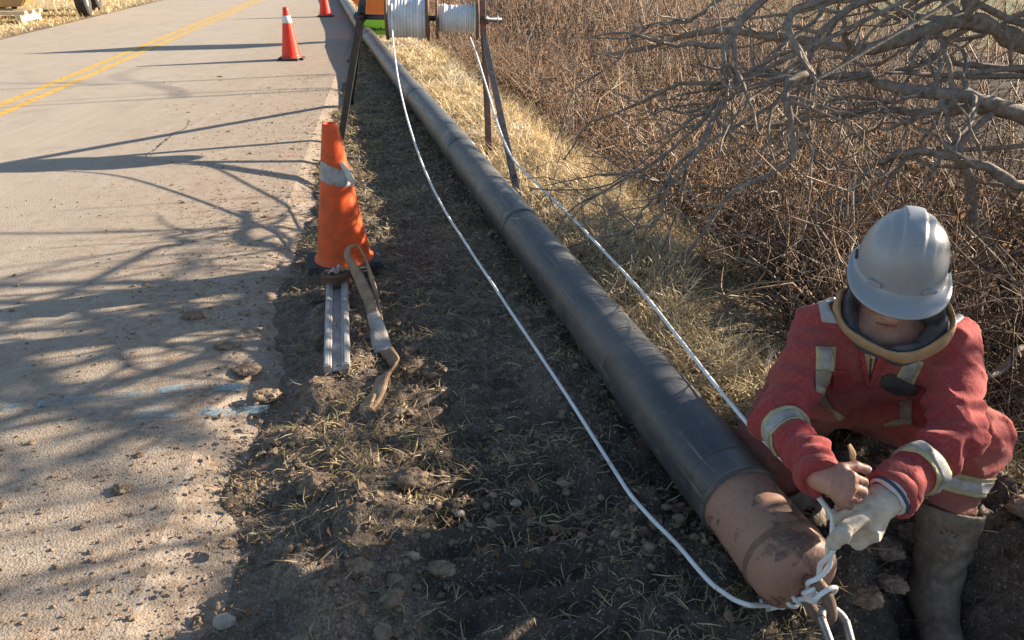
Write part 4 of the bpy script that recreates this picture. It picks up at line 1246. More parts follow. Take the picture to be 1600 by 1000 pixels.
V, F = ribbon([q0 + (-.03, 0, .02), q0 + (.0, -.004, -.01), q0 + (.03, -.01, -.045), q0 + (.065, -.02, -.052), q0 + (.09, -.03, -.045)], [(0.3, -.3, 1), (0.3, -.3, 1), (.4, -.4, .8), (.2, -.9, .5), (0, -1, .3)], [.07, .06, .045, .03, .012], .0015, 24)
obj('tape_flap', np_mesh('tape_flap', V, F), M['reflect'], cA)
pB = at(456, 93, 0.0)
cB = cone(pB, 'bright red orange cone with a white collar standing alone on the lane', 'cone_new', 0.1)
collar(cB, pB, 0.50, 0.60, 'reflect')
pC = at(509, 26, 0.0)
cC = cone(pC, 'farthest red orange cone, cut off by the top edge', 'cone_new', 0.1)
collar(cC, pC, 0.50, 0.60, 'reflect')

M['dark_steel'] = simple('dark_steel', (0.028, 0.026, 0.025), (0.05, 0.045, 0.04), 0.6, 10, 0.2)
# ------------------------------------------------------------------ steel channel with webbing wound on its end
m = NT('galvanised')
n1, n2 = m.noise(14, 5, 0.6), m.noise(70, 4)
c = m.mix(m.ramp(n1, [(0.35, 0.0), (0.65, 1.0)]), (0.44, 0.42, 0.40), (0.27, 0.25, 0.23))
c = m.mix(m.ramp(n2, [(0.6, 0.0), (0.75, 0.6)]), c, (0.16, 0.13, 0.105))
M['galv'] = m.done(c, 0.5, m.bump(n2, 0.3, 0.002), 0.35, 0.5)
ca, cb = at(527, 578, 0.055), at(527, 442, 0.055)
ca[2] = cb[2] = 0.018
cdv = (cb - ca); CL = np.linalg.norm(cdv); cdv /= CL
cl = np.cross(cdv, upv)
chan = thing('steel_channel', 'grey steel channel bar lying on the road edge before the cone', 'channel', ca)
cm = (ca + cb) / 2
for sg in (-1, 1):
    obj('side_rail', box_bm((.030, CL, .058), frame(cm + cl * sg * .034 + upv * .031, upv, cl), .004), M['galv'], chan)
    obj('lip', box_bm((.013, CL - .01, .004), frame(cm + cl * sg * .036 + upv * .0625, upv, cl), .001, 1), M['galv'], chan)
obj('web', box_bm((.038, CL - .004, .008), frame(cm + upv * .034, upv, cl), .001, 1), M['galv'], chan)
obj('end_stop', box_bm((.037, .012, .034), frame(ca + cdv * .012 + upv * .02, upv, cl), .002, 1), M['dark_steel'], chan)

def webbing(name, c_a, c_b, rough=0.85):
    m = NT(name)
    f = m.noise(16, 5, 0.65)
    c = m.mix(m.ramp(f, [(0.35, 0.0), (0.7, 1.0)]), c_a, c_b)
    wv = m.n('ShaderNodeTexWave'); wv.inputs['Scale'].default_value = 60; wv.inputs['Distortion'].default_value = 2
    m.l(m.pos(), wv.inputs['Vector'])
    return m.done(c, rough, m.bump(wv.outputs['Fac'], 0.35, 0.002), 0, 0.2)
M['web_tan'] = webbing('web_tan', (0.36, 0.24, 0.15), (0.20, 0.13, 0.085))
M['web_brown'] = webbing('web_brown', (0.17, 0.095, 0.06), (0.09, 0.052, 0.036))
M['web_grey'] = webbing('web_grey', (0.46, 0.42, 0.37), (0.24, 0.20, 0.165))
rb = cb - cdv * 0.015
roll = thing('webbing_roll', 'dark brown webbing wound in a tight roll on the channel end', 'strap', rb)
tt = np.linspace(0, 1, 160)
ang = tt * 2 * np.pi * 5
rr_ = .058 - .004 * np.sin(ang * .37)
hp = rb[None] + np.outer(np.cos(ang) * rr_, cl) + np.outer(np.sin(ang) * rr_ * .8, cdv) + np.outer(.022 + tt * .075, upv)
V, F = tubes(hp, np.full((1, 160), .0105), 8, True)
obj('coil', np_mesh('coil', V, quad_fix(F)), M['web_brown'], roll)
V, F = lathe([(0, .01), (.046, .01), (.046, .096), (0, .098)], 24, frame(rb, upv, cl))
obj('core', np_mesh('core', V, F), M['web_brown'], roll)
V, F = ribbon([rb + upv * .095 - cl * .03, rb + upv * .118 - cl * .015 - cdv * .02, rb + upv * .105 + cl * .005, rb + upv * .125 + cl * .02 + cdv * .01, rb + upv * .1 + cl * .035], [cdv, cdv + cl * .6, cdv, cdv - cl * .5, cdv], .032, .005, 24)
obj('end_tuck', np_mesh('end_tuck', V, F), M['web_grey'], roll)

# ------------------------------------------------------------------ lifting sling
sgb = at(590, 540, 0.0)
sling = thing('lifting_sling', 'muddy tan webbing sling, its eye standing up against the cone', 'sling', sgb)
pts = [at(585, 505, 0.055), at(577, 470, 0.085), at(560, 432, 0.125), at(543, 400, 0.185), at(546, 386, 0.215), at(560, 386, 0.215), at(572, 408, 0.175), at(581, 445, 0.115), at(586, 478, 0.075), at(590, 508, 0.05)]
wdir = [(.9, -.35, .25)] * 3 + [(.8, -.55, .2)] + [(.75, -.6, .3)] * 2 + [(.8, -.5, .2)] + [(.9, -.35, .2)] * 3
wdir = [(.80, -.55, .30), (.80, -.55, .30), (.78, -.6, .2), (.6, -.8, .1), (.4, -.9, .2), (.35, -.9, .2), (.3, -.95, .1), (.45, -.85, .15), (.7, -.6, .25), (.8, -.5, .3)]
V, F = ribbon(pts, wdir, .055, .006, 70)
obj('eye_loop', np_mesh('eye_loop', V, F), M['web_tan'], sling)
def gpt(px, py, h): 
    q = at(px, py, h); return np.array((q[0], q[1], max(q[2], float(gz(q[0], q[1], False)) + h * 0.6 + .012)))
V, F = ribbon([at(583, 490, .075), at(590, 512, .06), at(595, 535, .055), at(598, 548, .05)], [(.95, -.2, .15)] * 4, [.052, .062, .075, .07], .012, 24)
obj('stitched_sleeve', np_mesh('stitched_sleeve', V, F), M['web_grey'], sling)
V, F = ribbon([at(598, 540, .05), at(612, 558, .05), at(619, 572, .045), at(610, 580, .05), at(598, 590, .06), at(592, 610, .055), at(583, 628, .045), at(573, 642, .035)], [(.9, .2, .3), (.7, .5, .5), (.2, .4, .9), (.5, -.4, .8), (.9, -.3, .4), (.95, -.1, .3), (.9, .1, .4), (.9, 0, .3)], [.06, .05, .045, .05, .055, .055, .06, .05], .009, 60)
obj('tail', np_mesh('tail', V, F), M['web_tan'], sling)
V, F = ribbon([at(600, 585, .035), at(603, 605, .035), at(592, 628, .03), at(580, 645, .025), at(572, 638, .04), at(580, 618, .055)], [(.5, .3, .8), (.6, .1, .7), (.8, -.1, .5), (.9, 0, .3), (.9, 0, .2), (.8, .1, .5)], [.04, .05, .05, .05, .05, .04], .008, 50)
obj('tail_fold', np_mesh('tail_fold', V, F), M['web_tan'], sling)
V, F = ribbon([at(588, 520, .045), at(600, 535, .04), at(604, 555, .035), at(618, 570, .03)], [(.4, .5, .8), (.5, .5, .7), (.5, .4, .8), (.5, .4, .8)], [.03, .04, .045, .03], .008, 30)
obj('dark_fold', np_mesh('dark_fold', V, F), M['web_brown'], sling)

# ------------------------------------------------------------------ road work sign behind the reels
M['sign_orange'] = simple('sign_orange', (0.82, 0.20, 0.02), (0.70, 0.16, 0.02), 0.45, 8, 0.05)
M['sign_black'] = simple('sign_black', (0.02, 0.02, 0.02), (0.03, 0.03, 0.03), 0.5, 8, 0.05)
M['sign_lime'] = simple('sign_lime', (0.34, 0.68, 0.03), (0.30, 0.60, 0.03), 0.45, 8, 0.05)
sc = at(591, 53, d=13.0)
sgz = float(gz(sc[0], sc[1]))
sign = thing('work_sign', 'orange diamond worker sign with a lime green panel behind the reels', 'sign', (sc[0], sc[1], sgz))
SF = frame((sc[0], sc[1], sgz + 0.05), (0, 0, 1), (0.97, -0.18, 0))      # local x right, y away, z up
HD = 0.85
def local_poly(name, pts, y, th, mat, parent):
    bm = bmesh.new()
    f = bm.faces.new([bm.verts.new((px_, y, pz_)) for px_, pz_ in pts])
    r_ = bmesh.ops.extrude_face_region(bm, geom=[f])
    bmesh.ops.translate(bm, vec=(0, th, 0), verts=[e for e in r_['geom'] if isinstance(e, bmesh.types.BMVert)])
    bmesh.ops.recalc_face_normals(bm, faces=bm.faces)
    bmesh.ops.transform(bm, matrix=SF, verts=bm.verts)
    return obj(name, bm, mat, parent)
zc = 0.14 + HD
local_poly('panel', [(0, zc - HD), (HD, zc), (0, zc + HD), (-HD, zc)], 0, .006, M['sign_orange'], sign)
# the digging worker, in black
WK = [[(-.30, .02), (-.22, -.02), (-.16, -.40), (-.08, -.40), (-.12, .02), (-.02, .06), (-.04, .12), (-.28, .10)],
      [(-.16, .06), (-.06, .06), (.02, -.16), (.02, -.40), (-.06, -.40), (-.07, -.18)],
      [(-.30, .08), (-.06, .10), (.02, .36), (-.12, .44), (-.26, .34)],
      [(-.08, .36), (.02, .34), (.14, .16), (.26, .12), (.25, .06), (.10, .08)],
      [(.02, .10), (.05, .13), (.40, -.30), (.36, -.33)],
      [(.30, -.42), (.42, -.28), (.50, -.38), (.46, -.42)],
      [(.10 * math.cos(t) - .02, .52 + .10 * math.sin(t)) for t in np.linspace(0, 6.28, 14)[:-1]]]
for poly in WK:
    local_poly('worker_symbol', [(x * .78 - .06, zc + .02 + z_ * .78) for x, z_ in poly], -.004, .003, M['sign_black'], sign)
local_poly('lime_panel', [(-.36, .03), (.36, .03), (.36, .27), (-.36, .27)], -.03, .012, M['sign_lime'], sign)
for i in range(9):
    local_poly('panel_mark', [(-.20 + i * .05, .10), (-.165 + i * .05, .10), (-.165 + i * .05, .13 + .012 * (i % 3)), (-.20 + i * .05, .13 + .012 * (i % 2))], -.0335, .003, M['sign_black'], sign)
for sx_ in (-.34, .34):
    obj('leg', bar_bm(SF @ Vector((0, .02, .16)), SF @ Vector((sx_, .35, -.06)), .025, .025), M['black_steel'], sign)
obj('mast', bar_bm(SF @ Vector((0, .022, .05)), SF @ Vector((0, .022, zc + HD - .02)), .03, .02), M['black_steel'], sign)

# ------------------------------------------------------------------ parked trailer across the road
M['tan_paint'] = simple('tan_paint', (0.36, 0.22, 0.085), (0.27, 0.165, 0.07), 0.55, 3, 0.2)
M['tyre'] = simple('tyre', (0.028, 0.028, 0.030), (0.07, 0.064, 0.058), 0.85, 12, 0.4)
M['rim'] = simple('rim', (0.55, 0.54, 0.52), (0.36, 0.34, 0.31), 0.5, 10, 0.2)
M['timber'] = simple('timber', (0.62, 0.50, 0.33), (0.45, 0.35, 0.22), 0.8, 10, 0.3)
w1 = at(131, 25, 0.02)
tx, ty = RN, RD
def tp(r, f, z): return (w1[0] + RN[0] * r + RD[0] * f, w1[1] + RN[1] * r + RD[1] * f, z)
trl = thing('hopper_trailer', 'tan hopper trailer on dark wheels parked on the far shoulder', 'trailer', tp(-1, 0, 0))
RF3 = Matrix(((RN[0], RD[0], 0, 0), (RN[1], RD[1], 0, 0), (0, 0, 1, 0), (0, 0, 0, 1)))
def tbox(name, r, f, z, sr, sf, sz, mat, bev=.01, par=None):
    T4 = RF3.copy(); T4.translation = Vector(tp(r, f, z))
    return obj(name, box_bm((sr, sf, sz), T4, bev), M[mat], par or trl)
# hopper: V shaped cross section, set crosswise at the near end
sec = [(-2.35, 2.3), (-0.35, 2.3), (-0.35, 1.05), (-0.92, .34), (-1.5, .34), (-2.35, 1.05)]
bm = bmesh.new()
f = bm.faces.new([bm.verts.new(tp(r_, -1.75, z_)) for r_, z_ in sec])
ex = bmesh.ops.extrude_face_region(bm, geom=[f])
bmesh.ops.translate(bm, vec=(RD[0] * 1.3, RD[1] * 1.3, 0), verts=[e for e in ex['geom'] if isinstance(e, bmesh.types.BMVert)])
bmesh.ops.recalc_face_normals(bm, faces=bm.faces)
bmesh.ops.bevel(bm, geom=bm.edges[:], offset=.03, segments=2, affect='EDGES')
obj('hopper', bm, M['tan_paint'], trl)
tbox('rim_rail', -1.35, -1.1, 2.33, 2.1, 1.4, .08, 'dark_steel')
for r_ in (-.35, -1.95):
    tbox('chassis_beam', r_, 1.2, .78, .12, 4.4, .16, 'dark_steel')
tbox('deck', -1.15, 1.5, .92, 2.1, 3.8, .12, 'dark_steel')
tbox('engine_cover', -1.15, 1.9, 1.5, 1.7, 2.6, 1.0, 'tan_paint', .05)
for f_ in (0.0, 1.95):
    tbox('axle', -1.1, f_, .45, 2.0, .09, .09, 'dark_steel')
    for r_ in (-.0, -2.2):
        wc = tp(r_, f_, .44)
        wf = frame(wc, (RN[0], RN[1], 0), (0, 0, 1))
        prof = [(.24, -.10), (.30, -.125), (.40, -.125), (.43, -.10), (.44, -.06)]
        for z_ in (-.04, 0.0, .04):
            prof += [(.44, z_ - .012), (.428, z_ - .008), (.428, z_ + .008), (.44, z_ + .012)]
        prof += [(.44, .06), (.43, .10), (.40, .125), (.30, .125), (.24, .10)]
        V, F = lathe(prof, 40, wf)
        wh = obj('wheel', np_mesh('wheel', V, F), M['tyre'], trl)
        V, F = lathe([(0, -.06), (.10, -.06), (.13, -.03), (.21, -.02), (.245, -.10), (.25, .10), (.21, .05), (.13, .06), (.10, .09), (0, .09)], 32, wf)
        obj('rim', np_mesh('rim', V, F), M['rim'], wh)
tbox('outrigger_leg', -1.2, -1.1, .30, .10, .10, .30, 'dark_steel')
tbox('mudflap', -.05, 2.55, .5, .3, .02, .45, 'dark_steel', .004)
trl.rotation_euler.z = 0.2
# timber cribbing under the hopper
wd = at(55, 36, 0.03)
crib = thing('timber_crib', 'pale timber cribbing on the ground under the tan hopper', 'timber', (wd[0], wd[1], 0))
for k, (r_, f_, z_, sr, sf, sz) in enumerate([(-0.58, -1.50, .17, .10, 1.0, .14), (-1.62, -1.50, .17, .10, 1.0, .14), (-1.1, -1.88, .275, 1.3, .14, .07), (-1.1, -1.5, .275, 1.3, .14, .07), (-1.1, -1.12, .275, 1.3, .14, .07), (-.58, -1.9, .07, .12, .12, .08), (-.58, -1.1, .07, .12, .12, .08), (-1.62, -1.9, .07, .12, .12, .08)]):
    tbox('beam', r_, f_, z_ - .04, sr, sf, sz, 'timber', .006, crib)

# ------------------------------------------------------------------ the man: smooth distance fields turned into meshes
def seg(P, a, b, ra, rb, wr=0.0, wn=6, seed=0.0, flat=None):
    a, b = np.asarray(a, np.float32), np.asarray(b, np.float32)
    pa, ba = P - a, b - a
    h = np.clip((pa @ ba) / (ba @ ba), 0, 1)
    q = pa - h[..., None] * ba
    if flat is not None:                    # (direction, factor): squash along a direction
        fd, k = np.asarray(flat[0], np.float32), flat[1]
        fd = fd / np.linalg.norm(fd)
        q = q + (q @ fd)[..., None] * fd * (1 / k - 1)
    d = np.linalg.norm(q, axis=-1) - (ra + (rb - ra) * h)
    if wr:
        k = np.abs(d) < 0.035
        Q = P[k]
        ph = noise3(Q[:, 0] * 9 + seed, Q[:, 1] * 9, Q[:, 2] * 9)
        ph2 = noise3(Q[:, 0] * 5, Q[:, 1] * 5 + seed, Q[:, 2] * 5)
        d[k] += wr * np.sin(2 * np.pi * (h[k] * wn + 0.75 * ph)) * np.clip(0.5 + 1.1 * ph2, 0, 1)
    return d

def rough(D, P, amp, fr, seed=0.0, ridge=0.0, band=0.03):
    k = np.abs(D) < band
    Q = P[k]
    n = noise3(Q[:, 0] * fr + seed, Q[:, 1] * fr, Q[:, 2] * fr)
    D = D.copy()
    D[k] += amp * (n if not ridge else -((1 - np.abs(n)) ** ridge - 0.3))
    return D

def smin(a, b, k):
    h = np.clip(0.5 + 0.5 * (b - a) / k, 0, 1)
    return b * (1 - h) + a * h - k * h * (1 - h)

def ell(P, c, axes, radii):
    q = (P - np.asarray(c, np.float32))
    A = np.asarray(axes, np.float32)
    q = q @ A.T / np.asarray(radii, np.float32)
    r = np.linalg.norm(q, axis=-1)
    return (r - 1) * min(radii)

def grid(lo, hi, h):
    ax = [np.arange(l, u + h, h, dtype=np.float32) for l, u in zip(lo, hi)]
    return np.stack(np.meshgrid(*ax, indexing='ij'), -1)

def surfnet(D, lo, h):
    nx, ny, nz = D.shape
    off = [(i, j, k) for i in (0, 1) for j in (0, 1) for k in (0, 1)]
    S = D < 0
    cnt = sum(S[i:nx - 1 + i, j:ny - 1 + j, k:nz - 1 + k].astype(np.int8) for i, j, k in off)
    act = (cnt > 0) & (cnt < 8)
    idx = np.full(act.shape, -1, np.int64)
    ci = np.argwhere(act)
    idx[act] = np.arange(len(ci))
    val = np.stack([D[ci[:, 0] + i, ci[:, 1] + j, ci[:, 2] + k] for i, j, k in off], 1)
    pos = np.zeros((len(ci), 3)); num = np.zeros(len(ci))
    O = np.array(off, float)
    for a in range(8):
        for b in range(a + 1, 8):
            if np.abs(O[a] - O[b]).sum() == 1:
                va, vb = val[:, a], val[:, b]
                cr = (va < 0) != (vb < 0)
                t = np.where(cr, va / np.where(cr, va - vb, 1), 0)
                pos += np.where(cr[:, None], O[a] + t[:, None] * (O[b] - O[a]), 0)
                num += cr
    V = np.asarray(lo)[None] + (ci + pos / num[:, None]) * h
    Fs = []
    for ax in range(3):
        sl0 = [slice(None)] * 3; sl1 = [slice(None)] * 3
        sl0[ax] = slice(0, -1); sl1[ax] = slice(1, None)
        s0, s1 = S[tuple(sl0)], S[tuple(sl1)]
        e = np.argwhere(s0 != s1)
        o1, o2 = (ax + 1) % 3, (ax + 2) % 3
        e = e[(e[:, o1] > 0) & (e[:, o2] > 0) & (e[:, o1] < D.shape[o1] - 1) & (e[:, o2] < D.shape[o2] - 1)]
        def cell(d1, d2):
            q = e.copy(); q[:, o1] += d1; q[:, o2] += d2
            return idx[q[:, 0], q[:, 1], q[:, 2]]
        f = np.stack([cell(-1, -1), cell(0, -1), cell(0, 0), cell(-1, 0)], 1)
        inside = s0[e[:, 0], e[:, 1], e[:, 2]]
        f[~inside] = f[~inside][:, ::-1]
        Fs.append(f)
    return V, np.vstack(Fs)

def nrm(v):
    v = np.asarray(v, float); return v / np.linalg.norm(v)

def project(V):
    V = np.asarray(V, float)
    dep = V[:, 1] * CP - (V[:, 2] - CAM_H) * SP
    up = V[:, 1] * SP + (V[:, 2] - CAM_H) * CP
    return 800 + FPX * V[:, 0] / dep, 500 - FPX * up / dep, dep

# --- joints
pel = np.array((1.06, 2.06, 0.20))
hipR, hipL = np.array((0.98, 2.06, 0.20)), np.array((1.15, 2.04, 0.20))
kneeL = at(1508, 688, d=1.97); ankL = at(1462, 912, d=2.0)
kneeR = at(1200, 705, d=2.20); ankR = np.array((0.90, 1.64, -0.09))
waist = np.array((1.025, 1.92, 0.33)); chest = np.array((0.995, 1.81, 0.47))
shR, shL = at(1283, 518, d=2.00), at(1486, 532, d=1.95)
elR, elL = at(1216, 655, d=1.89), at(1497, 682, d=1.80)
wrR, wrL = at(1281, 746, d=1.67), at(1390, 773, d=1.675)
headc = at(1400, 432, d=1.90)
neck = (shR + shL) / 2 + np.array((-.005, -.02, .05))
fdir = nrm((-0.36, -0.89, -0.34))             # where the face points
hup = nrm(np.array((-0.09, -0.30, 1.0))); hup = nrm(hup - fdir * hup.dot(fdir))
hright = np.cross(fdir, hup)                  # his right-hand side is -X in the picture

man = thing('person', 'person in red coverall and grey hard hat crouching over the pipe end tying rope', 'person', (1.05, 1.75, -0.05))

# --- cloth materials
m = NT('red_cloth')
n1, n2 = m.noise(7, 6, 0.65), m.noise(40, 5, 0.7)
c = m.mix(m.ramp(n1, [(0.3, 0.0), (0.75, 1.0)]), (0.325, 0.038, 0.040), (0.235, 0.032, 0.032))
c = m.mix(m.ramp(m.noise(110, 5, 0.75), [(0.42, 0.0), (0.75, 0.55)]), c, (0.34, 0.135, 0.115))
c = m.mix(m.ramp(m.noise(5, 3, 0.5), [(0.52, 0.0), (0.75, 0.35)]), c, (0.30, 0.13, 0.10))
c = m.mix(m.math('MULTIPLY', m.attr('dirt'), m.ramp(n1, [(0.35, 0.15), (0.6, 1.0)])), c, (0.21, 0.13, 0.09))
wv = m.noise(420, 2)
M['red'] = m.done(c, 0.9, m.bump(wv, 0.25, 0.002, m.bump(m.noise(28, 4, 0.6), 0.35, 0.012)), 0, 0.15)
m.b.inputs['Sheen Weight'].default_value = 0.08
M['tan_cloth'] = simple('tan_cloth', (0.40, 0.26, 0.145), (0.29, 0.18, 0.10), 0.95, 30, 0.4, 0.003, spec=0.1)
M['fleece'] = simple('fleece', (0.075, 0.078, 0.088), (0.12, 0.12, 0.13), 0.95, 60, 0.6, 0.004, spec=0.1)
M['black_cloth'] = simple('black_cloth', (0.045, 0.043, 0.043), (0.09, 0.075, 0.065), 0.9, 30, 0.4, spec=0.1)
M['hi_yellow'] = simple('hi_yellow', (0.42, 0.38, 0.20), (0.27, 0.22, 0.14), 0.7, 30, 0.2, lo=.4, hi=.75)
M['silver'] = simple('silver', (0.37, 0.355, 0.35), (0.21, 0.185, 0.165), 0.45, 26, 0.2, spec=.5)
M['dirty_tape'] = simple('dirty_tape', (0.30, 0.24, 0.16), (0.17, 0.125, 0.085), 0.8, 24, 0.3)
m = NT('skin')
n1, n2 = m.noise(22, 5, 0.6), m.noise(160, 3)
c = m.mix(m.ramp(n1, [(0.35, 0.0), (0.7, 1.0)]), (0.50, 0.25, 0.175), (0.37, 0.165, 0.115))
c = m.mix(m.math('MULTIPLY', m.attr('stubble'), m.ramp(m.noise(260, 3), [(0.3, 0.15), (0.65, 0.6)])), c, (0.17, 0.10, 0.075))
M['skin'] = m.done(c, 0.5, m.bump(n2, 0.2, 0.0015), 0, 0.4)
m.b.inputs['Subsurface Weight'].default_value = 0.12
m.b.inputs['Subsurface Radius'].default_value = (0.01, 0.004, 0.002)
m = NT('glove_leather')
n1, n2 = m.noise(20, 5, 0.65), m.noise(110, 4)
c = m.mix(m.ramp(n1, [(0.35, 0.0), (0.7, 1.0)]), (0.56, 0.49, 0.40), (0.33, 0.26, 0.19))
M['glove'] = m.done(c, 0.75, m.bump(m.noise(45, 4, .6), 0.5, 0.006, m.bump(n2, 0.3, 0.002)), 0, 0.3)
m = NT('rubber_boot')
n1, n2 = m.noise(10, 6, 0.65), m.noise(50, 5, 0.7)
c = m.mix(m.ramp(n1, [(0.35, 0.0), (0.65, 1.0)]), (0.085, 0.064, 0.048), (0.215, 0.155, 0.108))
c = m.mix(m.ramp(n2, [(0.50, 0.0), (0.70, 0.7)]), c, (0.27, 0.20, 0.145))
M['boot'] = m.done(c, 0.6, m.bump(n2, 0.3, 0.004), 0, 0.4)

# --- coverall
H = 0.0075
lo = np.array((0.52, 1.18, -0.02)); hi = np.array((1.42, 2.26, 0.80))
P = grid(lo, hi, H)
def bootend(knee, ank, t): return knee + (ank - knee) * t
D = seg(P, hipR, hipL, .135, .135)
D = smin(D, seg(P, waist - (.075, 0, 0), waist + (.075, -.01, 0), .128, .128, .004, 3), .09)
D = smin(D, seg(P, chest - (.085, -.01, 0), chest + (.085, -.015, 0), .128, .128), .09)
D = smin(D, seg(P, shR + (.035, 0, -.02), shL + (-.035, 0, -.02), .082, .082), .07)
D = smin(D, seg(P, (0.93, 1.84, .335), (1.09, 1.81, .335), .112, .112, .004, 3), .09)
Dl = seg(P, hipL, kneeL, .115, .098, .005, 4, 1.0)
Dl = smin(Dl, seg(P, kneeL, bootend(kneeL, ankL, .52), .098, .052, .005, 3, 2.0), .03)
Dr = seg(P, hipR, kneeR, .115, .100, .005, 4, 3.0)
Dr = smin(Dr, seg(P, kneeR, bootend(kneeR, ankR, .48), .088, .056, .005, 3, 4.0), .03)
D = smin(smin(D, Dl, .05), Dr, .05)
Da = seg(P, shR, elR, .070, .060, .0055, 4, 5.0)
Da = smin(Da, seg(P, elR, wrR, .058, .047, .0055, 4, 6.0), .022)
Db = seg(P, shL, elL, .070, .061, .0055, 4, 7.0)
Db = smin(Db, seg(P, elL, wrL, .060, .051, .0055, 4, 8.0), .022)
# sleeves end at the wrists
def cut(Dx, a, b):
    ax_ = nrm(np.asarray(b) - np.asarray(a)).astype(np.float32)
    return np.maximum(Dx, (P - np.asarray(b, np.float32)) @ ax_ - 0.004)
fa = (P - elR.astype(np.float32)) @ nrm(wrR - elR).astype(np.float32)
Da = cut(Da, elR, wrR); Db = cut(Db, elL, wrL)
D = smin(smin(D, Da, .025), Db, .025)
D = rough(D, P, 0.003, 14)
D = rough(D, P, 0.015, 8, 3.0, 5.0)
D = rough(D, P, 0.009, 16, 8.0, 5.0)
# room for the neck
cf = nrm(np.array((fdir[0], fdir[1], 0))); cs = nrm(np.cross(cf, (0, 0, 1.0))); cu = nrm(np.array((0, 0, .85)) + cf * .40); cf2 = nrm(np.cross(cu, cs)); cf2 = cf2 if cf2 @ cf > 0 else -cf2
hc0 = at(1396, 492, d=1.905)
D = np.maximum(D, -ell(P, hc0 + cu * .035 + cf2 * .01, np.stack([cs, cf2, cu]), (.134, .108, .115)))
V, F = surfnet(D, lo, H)
dirt = np.clip(smooth(.30, .10, V[:, 2]) * .9 + .35 * smooth(0.1, .6, noise3(V[:, 0] * 6, V[:, 1] * 6, V[:, 2] * 6)), 0, 1)
cov = obj('coverall', np_mesh('coverall', V, F, dict(dirt=dirt)), M['red'], man)

# pieces sewn onto the coverall are cut from its own surface, a few millimetres out
OV, OF = {}, {}
def offset_surface(off):
    if off not in OV:
        OV[off], OF[off] = surfnet(D - off, lo, H)
    return OV[off], OF[off]
def sewn(name, planes, mat, off=0.004, sel=None, thick=0.003, parent=None):
    """planes: list of (point, outward normal)"""
    V, F = offset_surface(off)
    cen = V[F].mean(1)
    keep = np.ones(len(F), bool)
    for p0, n0 in planes:
        keep &= ((cen - np.asarray(p0)) @ np.asarray(n0)) < 0.02
    if sel is not None:
        nrmf = np.cross(V[F[:, 2]] - V[F[:, 0]], V[F[:, 3]] - V[F[:, 1]])
        keep &= sel(cen, nrmf)
    Fk = F[keep]
    if not len(Fk):
        print('nothing to sew', name); return None
    used, inv = np.unique(Fk.ravel(), return_inverse=True)
    me = np_mesh(name, V[used], inv.reshape(-1, 4))
    bm = bmesh.new(); bm.from_mesh(me)
    for p0, n0 in planes:
        bmesh.ops.bisect_plane(bm, geom=bm.verts[:] + bm.edges[:] + bm.faces[:], plane_co=Vector([float(q) for q in p0]), plane_no=Vector([float(q) for q in n0]), clear_outer=True)
    # one piece of cloth: drop stray scraps
    left, best = set(bm.faces), []
    while left:
        st = [left.pop()]; isl = [st[0]]
        while st:
            for e in st.pop().edges:
                for f2 in e.link_faces:
                    if f2 in left:
                        left.discard(f2); st.append(f2); isl.append(f2)
        if len(isl) > len(best): best = isl
    keepf = set(best)
    bmesh.ops.delete(bm, geom=[f2 for f2 in bm.faces if f2 not in keepf], context='FACES')
    bm.to_mesh(me); bm.free()
    o = obj(name, me, mat, parent or cov)
    s = o.modifiers.new('thickness', 'SOLIDIFY'); s.thickness = thick; s.offset = -1
    return o
CAMP = np.array((0, 0, CAM_H))
def px_planes(poly):
    """side planes of a garment piece whose outline is given by its corners"""
    out = []
    c0 = np.mean([at(x, y, d=1.8) for x, y in poly], 0)
    for (x0, y0), (x1, y1) in zip(poly, poly[1:] + poly[:1]):
        a, b = at(x0, y0, d=1.8), at(x1, y1, d=1.8)
        n0 = nrm(np.cross(a - CAMP, b - CAMP))
        if (c0 - a) @ n0 > 0: n0 = -n0
        out.append((a, n0))
    return out
def facing(maxd):
    def f(cen, nf):
        dep = cen[:, 1] * CP - (cen[:, 2] - CAM_H) * SP
        return (((cen - CAMP) * nf).sum(1) < 0) & (dep < maxd)
    return f
def patch(name, poly, mat, off=0.004, maxd=2.06):
    return sewn(name, px_planes(poly), mat, off, facing(maxd))
def band(a, b, t0, t1, name, mat, off, rad=.14):
    a, b = np.asarray(a), np.asarray(b)
    ax_ = nrm(b - a); p0, p1 = a + (b - a) * t0, a + (b - a) * t1
    mid = (p0 + p1) / 2
    return sewn(name, [(p0, -ax_), (p1, ax_)], mat, off, lambda c_, n_: np.linalg.norm(c_ - mid - np.outer((c_ - mid) @ ax_, ax_), axis=1) < rad)
def tape_band(a, b, t0, t1, rad, yellow='hi_yellow', silver='silver'):
    band(a, b, t0, t1, 'reflective_band', M[yellow], .004, rad)
    w_ = (t1 - t0)
    band(a, b, t0 + w_ * .24, t1 - w_ * .24, 'silver_strip', M[silver], .0065, rad)
tape_band(elR, wrR, .16, .35, .09)
tape_band(elL, wrL, .46, .65, .09)
tape_band(kneeL, ankL, .20, .33, .14)
